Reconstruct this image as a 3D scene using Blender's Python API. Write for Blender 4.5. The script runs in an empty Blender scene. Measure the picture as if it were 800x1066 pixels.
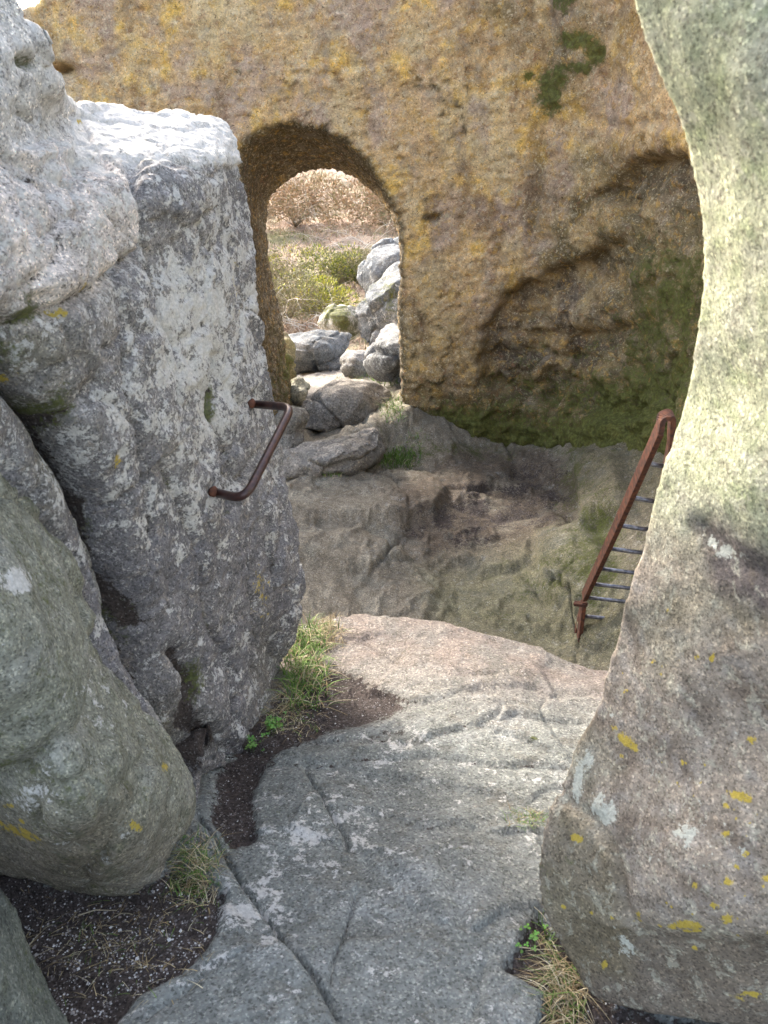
import bpy, math, random
import numpy as np
from mathutils import Vector, geometry
random.seed(7); rng = np.random.default_rng(7)
C = bpy.context.scene.collection
SC = bpy.context.scene
# ------------------------------------------------------------------ camera maths
PITCH = math.radians(25.0); F = 923.0; EYE = np.array([0., 0., 1.6])
FW = np.array([0, math.cos(PITCH), -math.sin(PITCH)]); UP = np.array([0, math.sin(PITCH), math.cos(PITCH)]); RT = np.array([1., 0, 0])
def P(px, py, d):
    return EYE + d*(RT*(px-400)/F + UP*(533-py)/F + FW)
def PP(px, py, d):
    px = np.asarray(px, float); py = np.asarray(py, float); d = np.asarray(d, float)
    return EYE + d[:, None]*(RT[None]*((px-400)/F)[:, None] + UP[None]*((533-py)/F)[:, None] + FW[None])
def G(px, py, z):
    r = RT*(px-400)/F + UP*(533-py)/F + FW
    return EYE + r*(z-EYE[2])/r[2]
def W(px, py, y):
    r = RT*(px-400)/F + UP*(533-py)/F + FW
    return EYE + r*(y/r[1])
def proj(v):
    q = v-EYE; d = np.maximum(q@FW, .05)
    return 400+F*(q@RT)/d, 533-F*(q@UP)/d, d
# ------------------------------------------------------------------ numpy noise
_perm = rng.integers(0, 256, 1024)
_grad = rng.normal(size=(256, 3)); _grad /= np.linalg.norm(_grad, axis=1)[:, None]
def _h(i, j, k): return _perm[(_perm[(_perm[i & 255]+j) & 255]+k) & 255]
def noise(p):
    i = np.floor(p).astype(int); f = p-i; u = f*f*f*(f*(f*6-15)+10); r = 0
    for a in (0, 1):
        for b in (0, 1):
            for c in (0, 1):
                g = _grad[_h(i[:, 0]+a, i[:, 1]+b, i[:, 2]+c)]
                w = (u[:, 0] if a else 1-u[:, 0])*(u[:, 1] if b else 1-u[:, 1])*(u[:, 2] if c else 1-u[:, 2])
                r = r+w*((f[:, 0]-a)*g[:, 0]+(f[:, 1]-b)*g[:, 1]+(f[:, 2]-c)*g[:, 2])
    return r*1.6
def fbm(p, s, o=4, seed=0, gain=.5, ridge=False):
    p = p*s+seed*17.31; r = 0; a = 1; t = 0
    for _ in range(o):
        n = noise(p)
        r = r+a*((1-2*np.abs(n)) if ridge else n); t += a; a *= gain; p = p*2.03+5.7
    return r/t
def worley(p, s, seed=0):
    p = p*s+seed*9.7; i = np.floor(p).astype(int); f1 = np.full(len(p), 9.); f2 = f1.copy(); idn = np.zeros(len(p), int)
    for a in (-1, 0, 1):
        for b in (-1, 0, 1):
            for c in (-1, 0, 1):
                h = _h(i[:, 0]+a, i[:, 1]+b, i[:, 2]+c)
                q = np.stack([i[:, 0]+a+_perm[h]/255., i[:, 1]+b+_perm[h+200]/255., i[:, 2]+c+_perm[h+450]/255.], 1)
                d = np.linalg.norm(q-p, axis=1); m = d < f1
                f2 = np.where(m, f1, np.minimum(f2, d)); idn = np.where(m, h, idn); f1 = np.where(m, d, f1)
    return f1, f2, idn/255.
def ss(a, b, x):
    t = np.clip((x-a)/(b-a), 0, 1); return t*t*(3-2*t)
def pline(px, py, pts):
    """distance to a polyline in the photograph's pixels, and the side (+ = right of the direction / below it going right)"""
    best = np.full(len(px), 1e9); side = np.zeros(len(px))
    for (x0, y0), (x1, y1) in zip(pts[:-1], pts[1:]):
        dx, dy = x1-x0, y1-y0; L = dx*dx+dy*dy
        t = np.clip(((px-x0)*dx+(py-y0)*dy)/L, 0, 1)
        d = np.hypot(px-x0-t*dx, py-y0-t*dy); m = d < best
        best = np.where(m, d, best); side = np.where(m, np.sign(dx*(py-y0)-dy*(px-x0)), side)
    return best, side
def inpoly(px, py, pts):
    ins = np.zeros(len(px), bool); n = len(pts)
    for k in range(n):
        x0, y0 = pts[k]; x1, y1 = pts[(k+1) % n]
        if y0 == y1: continue
        c = ((y0 > py) != (y1 > py)) & (px < (x1-x0)*(py-y0)/(y1-y0)+x0); ins ^= c
    return ins
def poly(px, py, pts, soft=10):
    d, _ = pline(px, py, pts+[pts[0]]); s = np.where(inpoly(px, py, pts), d, -d)
    return ss(-soft, soft, s)
def blob(px, py, items):
    r = np.zeros(len(px))
    for it in items:
        cx, cy, rx, ry, st = it[:5]; a = math.radians(it[5]) if len(it) > 5 else 0
        dx, dy = px-cx, py-cy; u = (dx*math.cos(a)+dy*math.sin(a))/rx; v = (-dx*math.sin(a)+dy*math.cos(a))/ry
        r = np.maximum(r, st*np.exp(-(u*u+v*v)))
    return r
def srgb(r, g, b):
    f = lambda c: c/12.92 if c <= .04045 else ((c+.055)/1.055)**2.4
    return np.array([f(r/255), f(g/255), f(b/255)])
# thin plate spline
def tps(P2, val, smooth=0.0):
    P2 = np.asarray(P2, float); val = np.asarray(val, float); n = len(P2); sc = P2.std()+1e-9; A = P2/sc
    def K(r2): return .5*r2*np.log(r2+1e-12)
    M = np.zeros((n+3, n+3)); M[:n, :n] = K(((A[:, None]-A[None])**2).sum(-1))+np.eye(n)*smooth
    M[:n, n] = 1; M[:n, n+1:] = A; M[n, :n] = 1; M[n+1:, :n] = A.T
    w = np.linalg.solve(M, np.concatenate([val, [0, 0, 0]]))
    def f(Q):
        Q = np.asarray(Q, float)/sc; out = w[n]+Q@w[n+1:]
        for k in range(n): out = out+w[k]*K(((Q-A[k])**2).sum(-1))
        return out
    return f
# ------------------------------------------------------------------ mesh helpers
def new_mesh(name, v, faces):
    me = bpy.data.meshes.new(name); v = np.asarray(v, float)
    if isinstance(faces, np.ndarray):
        k = faces.shape[1]; nf = len(faces)
        me.vertices.add(len(v)); me.vertices.foreach_set('co', v.ravel())
        me.loops.add(nf*k); me.loops.foreach_set('vertex_index', faces.ravel().astype(np.int32))
        me.polygons.add(nf); me.polygons.foreach_set('loop_start', np.arange(0, nf*k, k, dtype=np.int32))
        me.update(calc_edges=True)
    else:
        me.from_pydata([tuple(p) for p in v], [], [tuple(f) for f in faces])
    me.validate(); return me
def link(name, me, mat=None, parent=None, smooth=True):
    o = bpy.data.objects.new(name, me); C.objects.link(o)
    if mat: me.materials.append(mat)
    if smooth: me.shade_smooth()
    if parent: o.parent = parent
    return o
def coords(me):
    a = np.empty(len(me.vertices)*3); me.vertices.foreach_get('co', a); return a.reshape(-1, 3)
def normals(me):
    a = np.empty(len(me.vertices)*3); me.vertex_normals.foreach_get('vector', a); return a.reshape(-1, 3)
def setco(me, v): me.vertices.foreach_set('co', np.ascontiguousarray(v).ravel()); me.update()
def attr(me, name, vals):
    if vals.ndim == 2:
        a = me.attributes.new(name, 'FLOAT_COLOR', 'POINT'); a.data.foreach_set('color', np.ascontiguousarray(np.concatenate([vals, np.ones((len(vals), 1))], 1)).ravel())
    else:
        a = me.attributes.new(name, 'FLOAT', 'POINT'); a.data.foreach_set('value', np.ascontiguousarray(vals, dtype=float))
def remesh(me, voxel, smooth=3, sfac=.5, cutter=None):
    o = bpy.data.objects.new('tmp', me); C.objects.link(o)
    if cutter:
        c = bpy.data.objects.new('tmpc', cutter); C.objects.link(c)
        b = o.modifiers.new('b', 'BOOLEAN'); b.object = c; b.operation = 'DIFFERENCE'; b.solver = 'EXACT'
    m = o.modifiers.new('r', 'REMESH'); m.mode = 'VOXEL'; m.voxel_size = voxel
    if smooth:
        s = o.modifiers.new('s', 'SMOOTH'); s.factor = sfac; s.iterations = smooth
    dg = bpy.context.evaluated_depsgraph_get(); r = bpy.data.meshes.new_from_object(o.evaluated_get(dg))
    bpy.data.objects.remove(o)
    if cutter: bpy.data.objects.remove(c)
    r.materials.clear(); return r
def to_base(o):
    """put the origin at the base of the thing"""
    me = o.data; v = coords(me); c = np.array([(v[:, 0].min()+v[:, 0].max())/2, (v[:, 1].min()+v[:, 1].max())/2, v[:, 2].min()])
    setco(me, v-c); o.location = c
def tag(o, label=None, cat=None, group=None, kind=None):
    if label: o['label'] = label
    if cat: o['category'] = cat
    if group: o['group'] = group
    if kind: o['kind'] = kind
    return o
def smooth_outline(pts, step):
    """Catmull-Rom through (px,py,d) points, closed"""
    pts = np.asarray(pts, float); n = len(pts); out = []
    for k in range(n):
        p0, p1, p2, p3 = pts[k-1], pts[k], pts[(k+1) % n], pts[(k+2) % n]
        m = max(1, int(np.hypot(*(p2-p1)[:2])/step))
        for i in range(m):
            t = i/m; a = .5  # a reduced tension keeps corners
            t1 = (p2-p0)*.5*a*1.4; t2 = (p3-p1)*.5*a*1.4
            h = (2*t**3-3*t*t+1)*p1+(t**3-2*t*t+t)*t1+(-2*t**3+3*t*t)*p2+(t**3-t*t)*t2
            out.append(h)
    return np.array(out)
def solid(outline, inner, push, taper=.8, step=16, bevel=0):
    """closed volume: a front surface through the control points and a back surface pushed away in 3D"""
    ol = smooth_outline(outline, step)
    ctrl = np.array([list(p) for p in outline]+[list(p) for p in inner], float)
    f = tps(ctrl[:, :2], 1/ctrl[:, 2], 1e-4)
    x0, y0 = ol[:, :2].min(0); x1, y1 = ol[:, :2].max(0)
    gx, gy = np.meshgrid(np.arange(x0, x1, step), np.arange(y0, y1, step)); gx = gx.ravel()+rng.uniform(-3, 3, gx.size); gy = gy.ravel()+rng.uniform(-3, 3, gy.size)
    pts = [tuple(p) for p in ol[:, :2]]
    d, _ = pline(gx, gy, pts+[pts[0]]); m = inpoly(gx, gy, pts) & (d > step*.6)
    v2 = [Vector(p) for p in pts]+[Vector((a, b)) for a, b in zip(gx[m], gy[m])]
    n = len(pts); r = geometry.delaunay_2d_cdt(v2, [(i, (i+1) % n) for i in range(n)], [list(range(n))], 1, 1e-5)
    V = np.array([[q.x, q.y] for q in r[0]]); fc = [tuple(t) for t in r[2]]
    fr = PP(V[:, 0], V[:, 1], 1/f(V)); push = np.asarray(push, float)
    cen = fr.mean(0); bk = cen+(fr-cen)*taper+push
    N = len(V); faces = [tuple(t) for t in fc]+[tuple(N+i for i in reversed(t)) for t in fc]
    cnt = {}
    for t in fc:
        for a, b in zip(t, t[1:]+t[:1]): cnt[(a, b)] = 1
    for (a, b) in cnt:
        if (b, a) not in cnt: faces.append((b, a, N+a, N+b))
    return new_mesh('solid', np.concatenate([fr, bk]), faces)
# ------------------------------------------------------------------ materials
def nd(nt, t, **k):
    n = nt.nodes.new(t)
    for a, b in k.items():
        if a in n.inputs.keys(): n.inputs[a].default_value = b
        else: setattr(n, a, b)
    return n
def rock_mat(name, fine=1.0, bump=1.0, grain=.35, lw=(.70, .67, .63), ly=(.52, .38, .06), ms=(.075, .085, .018), speck=1.0, rough=.92, soilc=(1., 1., 1.), patches=()):
    m = bpy.data.materials.new(name); m.use_nodes = True; nt = m.node_tree; L = nt.links; bs = nt.nodes['Principled BSDF']
    bs.inputs['Roughness'].default_value = rough; bs.inputs['Specular IOR Level'].default_value = .25
    geo = nd(nt, 'ShaderNodeNewGeometry').outputs['Position']
    def nz(scale, detail=6, r=.6, dist=0.): 
        n = nd(nt, 'ShaderNodeTexNoise'); n.inputs['Scale'].default_value = scale*fine; n.inputs['Detail'].default_value = detail; n.inputs['Roughness'].default_value = r; n.inputs['Distortion'].default_value = dist
        L.new(geo, n.inputs['Vector']); return n.outputs['Fac']
    def mr(src, a, b, c=0., d=1., smooth=True):
        n = nd(nt, 'ShaderNodeMapRange'); n.interpolation_type = 'SMOOTHSTEP' if smooth else 'LINEAR'; L.new(src, n.inputs['Value'])
        for k, x in zip(('From Min', 'From Max', 'To Min', 'To Max'), (a, b, c, d)): n.inputs[k].default_value = x
        return n.outputs['Result']
    def math_(op, a, b):
        n = nd(nt, 'ShaderNodeMath'); n.operation = op
        for i, s in enumerate((a, b)):
            if isinstance(s, (int, float)): n.inputs[i].default_value = s
            else: L.new(s, n.inputs[i])
        return n.outputs[0]
    def mix(fac, a, b, mode='MIX'):
        n = nd(nt, 'ShaderNodeMix'); n.data_type = 'RGBA'; n.blend_type = mode
        if isinstance(fac, (int, float)): n.inputs[0].default_value = fac
        else: L.new(fac, n.inputs[0])
        for i, s in ((6, a), (7, b)):
            if isinstance(s, tuple): n.inputs[i].default_value = (*s, 1)
            else: L.new(s, n.inputs[i])
        return n.outputs[2]
    at = lambda nme: nd(nt, 'ShaderNodeAttribute', attribute_name=nme)
    tint = at('tint').outputs['Color']
    n_mid = nz(22, 8, .65); n_fine = nz(130, 6, .7); n_g = nz(420, 3, .6); n_big = nz(5, 6, .6, .4)
    v = nd(nt, 'ShaderNodeTexVoronoi'); v.inputs['Scale'].default_value = 260*fine; L.new(geo, v.inputs['Vector'])
    col = mix(1.0, tint, mr(n_mid, .3, .7, 1-grain, 1+grain, False), 'MULTIPLY')
    col = mix(1.0, col, mr(n_fine, .3, .72, 1-grain*1.3*speck, 1+grain*1.2*speck, False), 'MULTIPLY')
    for (sc_, lo_, hi_, pc_, st_) in patches:
        pf = nz(sc_, 9, .72, .6); col = mix(math_('MULTIPLY', mr(pf, lo_, hi_), st_), col, pc_)
    # crystals: dark mica and pale feldspar grains
    cr = nd(nt, 'ShaderNodeSeparateColor'); L.new(v.outputs['Color'], cr.inputs[0])
    col = mix(math_('MULTIPLY', mr(cr.outputs[0], .80, .84), .6*speck), col, mix(1.0, col, (.35, .34, .33), 'MULTIPLY'))
    col = mix(math_('MULTIPLY', mr(cr.outputs[1], .84, .88), .6*speck), col, mix(1.0, col, (1.9, 1.85, 1.75), 'MULTIPLY'))
    # crustose white lichen, plus the sunlight painted on the left block's top
    n_l = nz(16, 10, .72, .3); n_l2 = nz(60, 6, .7)
    wl = at('wl').outputs['Fac']
    X = lambda q: mr(q, .32, .68, 0., 1., False)
    s = math_('ADD', math_('MULTIPLY', X(n_l), .5), math_('MULTIPLY', X(n_l2), .28)); s = math_('ADD', s, math_('MULTIPLY', X(n_fine), .16)); s = math_('ADD', s, math_('MULTIPLY', wl, .5))
    fw = mr(s, .74, .84)
    lcol = mix(mr(n_fine, .35, .65), tuple(c*.72 for c in lw), lw)
    col = mix(math_('MULTIPLY', fw, .85), col, lcol)
    # moss / algae film
    n_m = nz(9, 10, .7, .5); n_m2 = nz(90, 5, .7); ma = at('ms').outputs['Fac']
    s2 = math_('ADD', math_('ADD', math_('MULTIPLY', X(n_m), .42), math_('MULTIPLY', X(n_m2), .34)), math_('MULTIPLY', ma, .62)); fm = mr(s2, .62, .95)
    mcol = mix(mr(n_m2, .3, .7), tuple(c*.45 for c in ms), tuple(c*1.5 for c in ms))
    col = mix(math_('MULTIPLY', fm, .9), col, mcol)
    # yellow lichen
    ya = at('yl').outputs['Fac']; n_y = nz(48, 6, .6)
    s3 = math_('ADD', math_('MULTIPLY', X(n_y), .5), math_('MULTIPLY', X(n_l2), .4)); s3 = math_('ADD', s3, math_('MULTIPLY', X(n_fine), .35)); s3 = math_('ADD', s3, math_('MULTIPLY', ya, .9)); fy = mr(s3, 1.14, 1.34)
    col = mix(math_('MULTIPLY', fy, .92), col, mix(mr(n_g, .35, .65), tuple(c*.75 for c in ly), ly))
    # peaty soil, plus the shade painted into the left crevice
    so = at('so').outputs['Fac']; s4 = math_('ADD', so, math_('MULTIPLY', math_('SUBTRACT', n_l2, .5), 1.6)); fs = mr(s4, .42, .58)
    scol = mix(mr(n_fine, .3, .7), (.028, .021, .018), (.12, .095, .085)); scol = mix(mr(cr.outputs[2], .95, .96), scol, (.22, .20, .19)); scol = mix(1.0, scol, soilc, 'MULTIPLY')
    col = mix(fs, col, scol)
    L.new(col, bs.inputs['Base Color'])
    h = math_('ADD', math_('MULTIPLY', n_mid, 1.0), math_('MULTIPLY', n_fine, .45)); h = math_('ADD', h, math_('MULTIPLY', n_g, .12))
    h = math_('ADD', h, math_('MULTIPLY', fw, .05)); h = math_('ADD', h, math_('MULTIPLY', fm, .25)); h = math_('ADD', h, math_('MULTIPLY', math_('MULTIPLY', fs, n_fine), .6))
    b = nd(nt, 'ShaderNodeBump'); b.inputs['Strength'].default_value = .75; b.inputs['Distance'].default_value = .018*bump; L.new(h, b.inputs['Height']); L.new(b.outputs[0], bs.inputs['Normal'])
    return m
def simple_mat(name, c1, c2, scale=30, rough=.8, metal=0., bump=.0, bscale=None, spec=.4):
    m = bpy.data.materials.new(name); m.use_nodes = True; nt = m.node_tree; L = nt.links; bs = nt.nodes['Principled BSDF']
    bs.inputs['Roughness'].default_value = rough; bs.inputs['Metallic'].default_value = metal; bs.inputs['Specular IOR Level'].default_value = spec
    n = nd(nt, 'ShaderNodeTexNoise'); n.inputs['Scale'].default_value = scale; n.inputs['Detail'].default_value = 6; g = nd(nt, 'ShaderNodeNewGeometry'); L.new(g.outputs['Position'], n.inputs['Vector'])
    r = nd(nt, 'ShaderNodeValToRGB'); r.color_ramp.elements[0].position = .35; r.color_ramp.elements[1].position = .65
    r.color_ramp.elements[0].color = (*c1, 1); r.color_ramp.elements[1].color = (*c2, 1); L.new(n.outputs['Fac'], r.inputs[0]); L.new(r.outputs[0], bs.inputs['Base Color'])
    if bump:
        b = nd(nt, 'ShaderNodeBump'); b.inputs['Strength'].default_value = .6; b.inputs['Distance'].default_value = bump; L.new(n.outputs['Fac'], b.inputs['Height']); L.new(b.outputs[0], bs.inputs['Normal'])
    return m
def blade_mat(name, cols, rough=.7):
    """colour per blade, read from the 'tint' attribute"""
    m = bpy.data.materials.new(name); m.use_nodes = True; nt = m.node_tree; bs = nt.nodes['Principled BSDF']; bs.inputs['Roughness'].default_value = rough; bs.inputs['Specular IOR Level'].default_value = .2
    a = nd(nt, 'ShaderNodeAttribute', attribute_name='tint'); nt.links.new(a.outputs['Color'], bs.inputs['Base Color'])
    return m
M_left = rock_mat('rough lichened granite', grain=.34, bump=1.7, patches=[(14, .53, .60, (.12, .115, .12), .45), (33, .55, .62, (.44, .37, .30), .35), (70, .43, .37, (.05, .045, .043), .7), (45, .56, .62, (.72, .68, .64), .4)])
M_boul = rock_mat('smooth algae granite', grain=.3, bump=1.3, patches=[(19, .54, .61, (.10, .10, .06), .5), (40, .55, .62, (.40, .39, .33), .35), (85, .43, .37, (.05, .05, .035), .6)])
M_right = rock_mat('near green granite', grain=.22, bump=.45, lw=(.58, .58, .50), patches=[(28, .53, .6, (.44, .42, .33), .5), (45, .55, .63, (.13, .105, .08), .5), (90, .44, .38, (.08, .07, .05), .5)])
M_wall = rock_mat('ochre rock', fine=.5, bump=2.0, grain=.28, speck=.55, lw=(.50, .43, .28),
    patches=[(31, .53, .62, (.60, .36, .09), .5), (37.3, .55, .63, (.26, .13, .07), .55), (90, .54, .61, (.66, .57, .40), .55), (100, .43, .37, (.07, .045, .022), .75), (14.1, .54, .60, (.30, .25, .19), .4)])
M_ground = rock_mat('worn granite ground', fine=.8, grain=.3, bump=1.5, patches=[(11, .55, .61, (.12, .10, .075), .35), (42, .56, .62, (.10, .085, .07), .4), (60, .57, .63, (.40, .37, .33), .35), (5.5, .53, .62, (.13, .135, .12), .35), (23, .57, .64, (.42, .42, .40), .3)])
M_out = rock_mat('pale outside granite', fine=.4, bump=2.5, grain=.35, lw=(.52, .54, .54), patches=[(12, .52, .6, (.17, .17, .16), .5)])
M_blade = blade_mat('blades', None)
# ------------------------------------------------------------------ rock finishing
def finish(me, mat, name, label, cat, low=(.02, 2.2), mid=(.008, 9), hi=(.003, 30), facet=(0, 3), cracks=(), feats=None, paint=None, group=None, kind=None, warp=6):
    v = coords(me); n = normals(me); px, py, d = proj(v)
    px = px+warp*fbm(v, 7, 3, 3); py = py+warp*fbm(v, 7, 3, 4)
    dsp = low[0]*fbm(v, low[1], 3, 1)+mid[0]*fbm(v, mid[1], 4, 2, ridge=True)+hi[0]*fbm(v, hi[1], 4, 5)
    if facet[0]:
        f1, f2, idn = worley(v+.06*np.stack([fbm(v, 5, 3, 6), fbm(v, 5, 3, 7), fbm(v, 5, 3, 8)], 1), facet[1], 2)
        dsp += facet[0]*(idn-.5)*ss(0, .12, f2-f1)-facet[0]*.5*(1-ss(0, .07, f2-f1))
    crk = np.zeros(len(v))
    for c in cracks:
        pts, w, dep = c[0], c[1], c[2]; dist, side = pline(px, py, pts); dm = dist*d/F
        g = np.exp(-(dm/w)**1.3); dsp -= dep*g; crk = np.maximum(crk, np.exp(-(dm/(w*.8))**2))
        if len(c) > 3:   # step: the given side stands proud
            dsp += c[3]*ss(0, w*1.2, dm)*(side > 0)*np.exp(-(dm/max(.10, w*7))**2)
    if feats: dsp += feats(px, py, d, v, n)
    v2 = v+n*dsp[:, None]; setco(me, v2)
    P_ = dict(tint=np.full((len(v), 3), .3), ms=np.zeros(len(v)), wl=np.zeros(len(v)), yl=np.zeros(len(v)), so=np.zeros(len(v)))
    if paint: paint(P_, px, py, d, v, normals(me), crk)
    P_['yl'] = P_['yl']*(1+.0*crk)
    for k, a in P_.items(): attr(me, k, a)
    o = link(name, me, mat); to_base(o); tag(o, label, cat, group, kind); return o
def lerp(a, b, t): return a*(1-t)[:, None]+np.asarray(b)[None]*t[:, None]

# ================================================================== WALL with the arch
WY = 7.0
# plan of the inner face, going along the far side and turning toward the camera on the right
plan = [(-5.2, 8.0), (-4.2, 7.6), (-3.2, 7.15), (-2.2, 7.0), (0.6, 7.0), (1.15, 6.9), (1.5, 6.55), (1.72, 5.9), (1.85, 5.0), (1.85, 4.2), (1.8, 3.5)]
def plan_off(pl, o):
    pl = np.array(pl); out = []
    for i in range(len(pl)):
        a = pl[max(0, i-1)]; b = pl[min(len(pl)-1, i+1)]; t = (b-a)/np.linalg.norm(b-a); nrm = np.array([-t[1], t[0]]); out.append(pl[i]+nrm*o)
    return out
tl = W(22, 26, 7.9); tr_ = W(75, -12, 7.2)
def topz(x, y):
    px = 400+F*x/(y*math.cos(PITCH)); 
    xs = [-260, 0, 20, 75, 130, 190, 400, 900]; pys = [60, 40, 26, -12, -90, -150, -170, -170]
    py = np.interp(px, xs, pys); r = UP*(533-py)/F+FW; return EYE[2]+r[2]*y/r[1]
outer = plan_off(plan, 1.15); vs = []; fs = []; NZ = 2
pl2 = []
for k in range(len(plan)-1):
    for t in np.linspace(0, 1, 5)[:-1]:
        pl2.append((np.array(plan[k])*(1-t)+np.array(plan[k+1])*t, np.array(outer[k])*(1-t)+np.array(outer[k+1])*t))
pl2.append((np.array(plan[-1]), np.array(outer[-1])))
for a, b in pl2:
    tz = topz(a[0], a[1]) if a[1] > 6.5 else 2.75
    vs += [(a[0], a[1], -2.0), (a[0], a[1]+.05, tz), (b[0], b[1], tz-.1), (b[0], b[1], -3.2)]
for k in range(len(pl2)-1):
    i = 4*k; j = i+4
    for q in range(4): fs.append((i+q, j+q, j+(q+1) % 4, i+(q+1) % 4))
fs.append((0, 1, 2, 3)); e = 4*(len(pl2)-1); fs.append((e+3, e+2, e+1, e))
wall0 = new_mesh('w', vs, fs)
# arch: near outline and far outline (pixels), lofted through the thickness
near = [(300, 560), (283, 440), (268, 340), (258, 260), (250, 195), (247, 150), (258, 132), (280, 124), (305, 122), (332, 128), (360, 143), (385, 166), (403, 190), (415, 214), (422, 240), (423, 330), (426, 420), (428, 560)]
far = [(312, 540), (304, 430), (292, 345), (281, 290), (277, 240), (279, 214), (288, 195), (301, 184), (320, 176), (338, 171), (357, 174), (378, 186), (398, 203), (413, 221), (424, 244), (430, 330), (436, 420), (440, 540)]
N3 = np.array([W(x, y, 6.98) for x, y in near]); F3 = np.array([W(x, y, 8.18) for x, y in far])
A3 = N3+(N3-F3)*.8; B3 = F3+(F3-N3)*.8
A3[:, 1] = 6.0; B3[:, 1] = 9.3
A3[:, 0] = N3[:, 0]+(N3[:, 0]-F3[:, 0])*0; A3[:, 2] = N3[:, 2]
rings = [A3, N3, F3, B3]; n = len(near)
cv = np.concatenate(rings); cf = []
for r in range(3):
    for i in range(n): cf.append((r*n+i, r*n+(i+1) % n, (r+1)*n+(i+1) % n, (r+1)*n+i))
cf.append(tuple(reversed(range(n)))); cf.append(tuple(range(3*n, 4*n)))
cut = new_mesh('c', cv, cf)
import bmesh
def fixn(me):
    bm = bmesh.new(); bm.from_mesh(me); bmesh.ops.recalc_face_normals(bm, faces=bm.faces); bm.to_mesh(me); bm.free()
fixn(wall0); fixn(cut)
wm = remesh(wall0, .019, 3, .5, cut)
NICHE = [(655, 168), (705, 163), (735, 190), (740, 330), (700, 430), (640, 440), (560, 420), (500, 400), (505, 340), (540, 300), (572, 286), (606, 272), (642, 243), (640, 215), (622, 205)]
def wall_feats(px, py, d, v, n):
    front = ss(.0, .5, -n[:, 1]+np.abs(n[:, 0])*.3)
    r = (-.13*poly(px, py, NICHE, 5)-.05*poly(px, py, NICHE, 22))*front
    # lumps inside the niche
    r += front*blob(px, py, [(672, 225, 26, 40, .12, 15), (600, 330, 40, 22, .09, -25), (545, 350, 42, 14, .08, 10), (660, 300, 22, 40, .10, 5), (560, 385, 40, 16, .07), (615, 385, 30, 20, .07), (690, 190, 14, 14, .07)])
    # small holes
    r -= front*blob(px, py, [(450, 227, 7, 4, .10), (515, 223, 4, 5, .08), (670, 145, 4, 4, .08), (55, 74, 20, 6, .28), (570, 248, 12, 7, .06), (558, 205, 5, 12, .06), (520, 60, 14, 8, .03), (430, 92, 10, 5, .03)])
    rough = ss(330, 420, py)*front
    r += rough*.035*fbm(v, 6, 4, 12, ridge=True)
    r += .022*fbm(v*np.array([1, 1, 2.2]), 8, 4, 31, ridge=True)+.016*fbm(v, 16, 4, 32, ridge=True)
    f1, f2, idn = worley(v+.1*np.stack([fbm(v, 4, 3, 6), fbm(v, 4, 3, 7), fbm(v, 4, 3, 8)], 1), 5.5, 9)
    r += rough*(.07*(idn-.5)*ss(0, .1, f2-f1))+poly(px, py, NICHE, 10)*front*.09*(idn-.5)*ss(0, .1, f2-f1)
    return r
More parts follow.
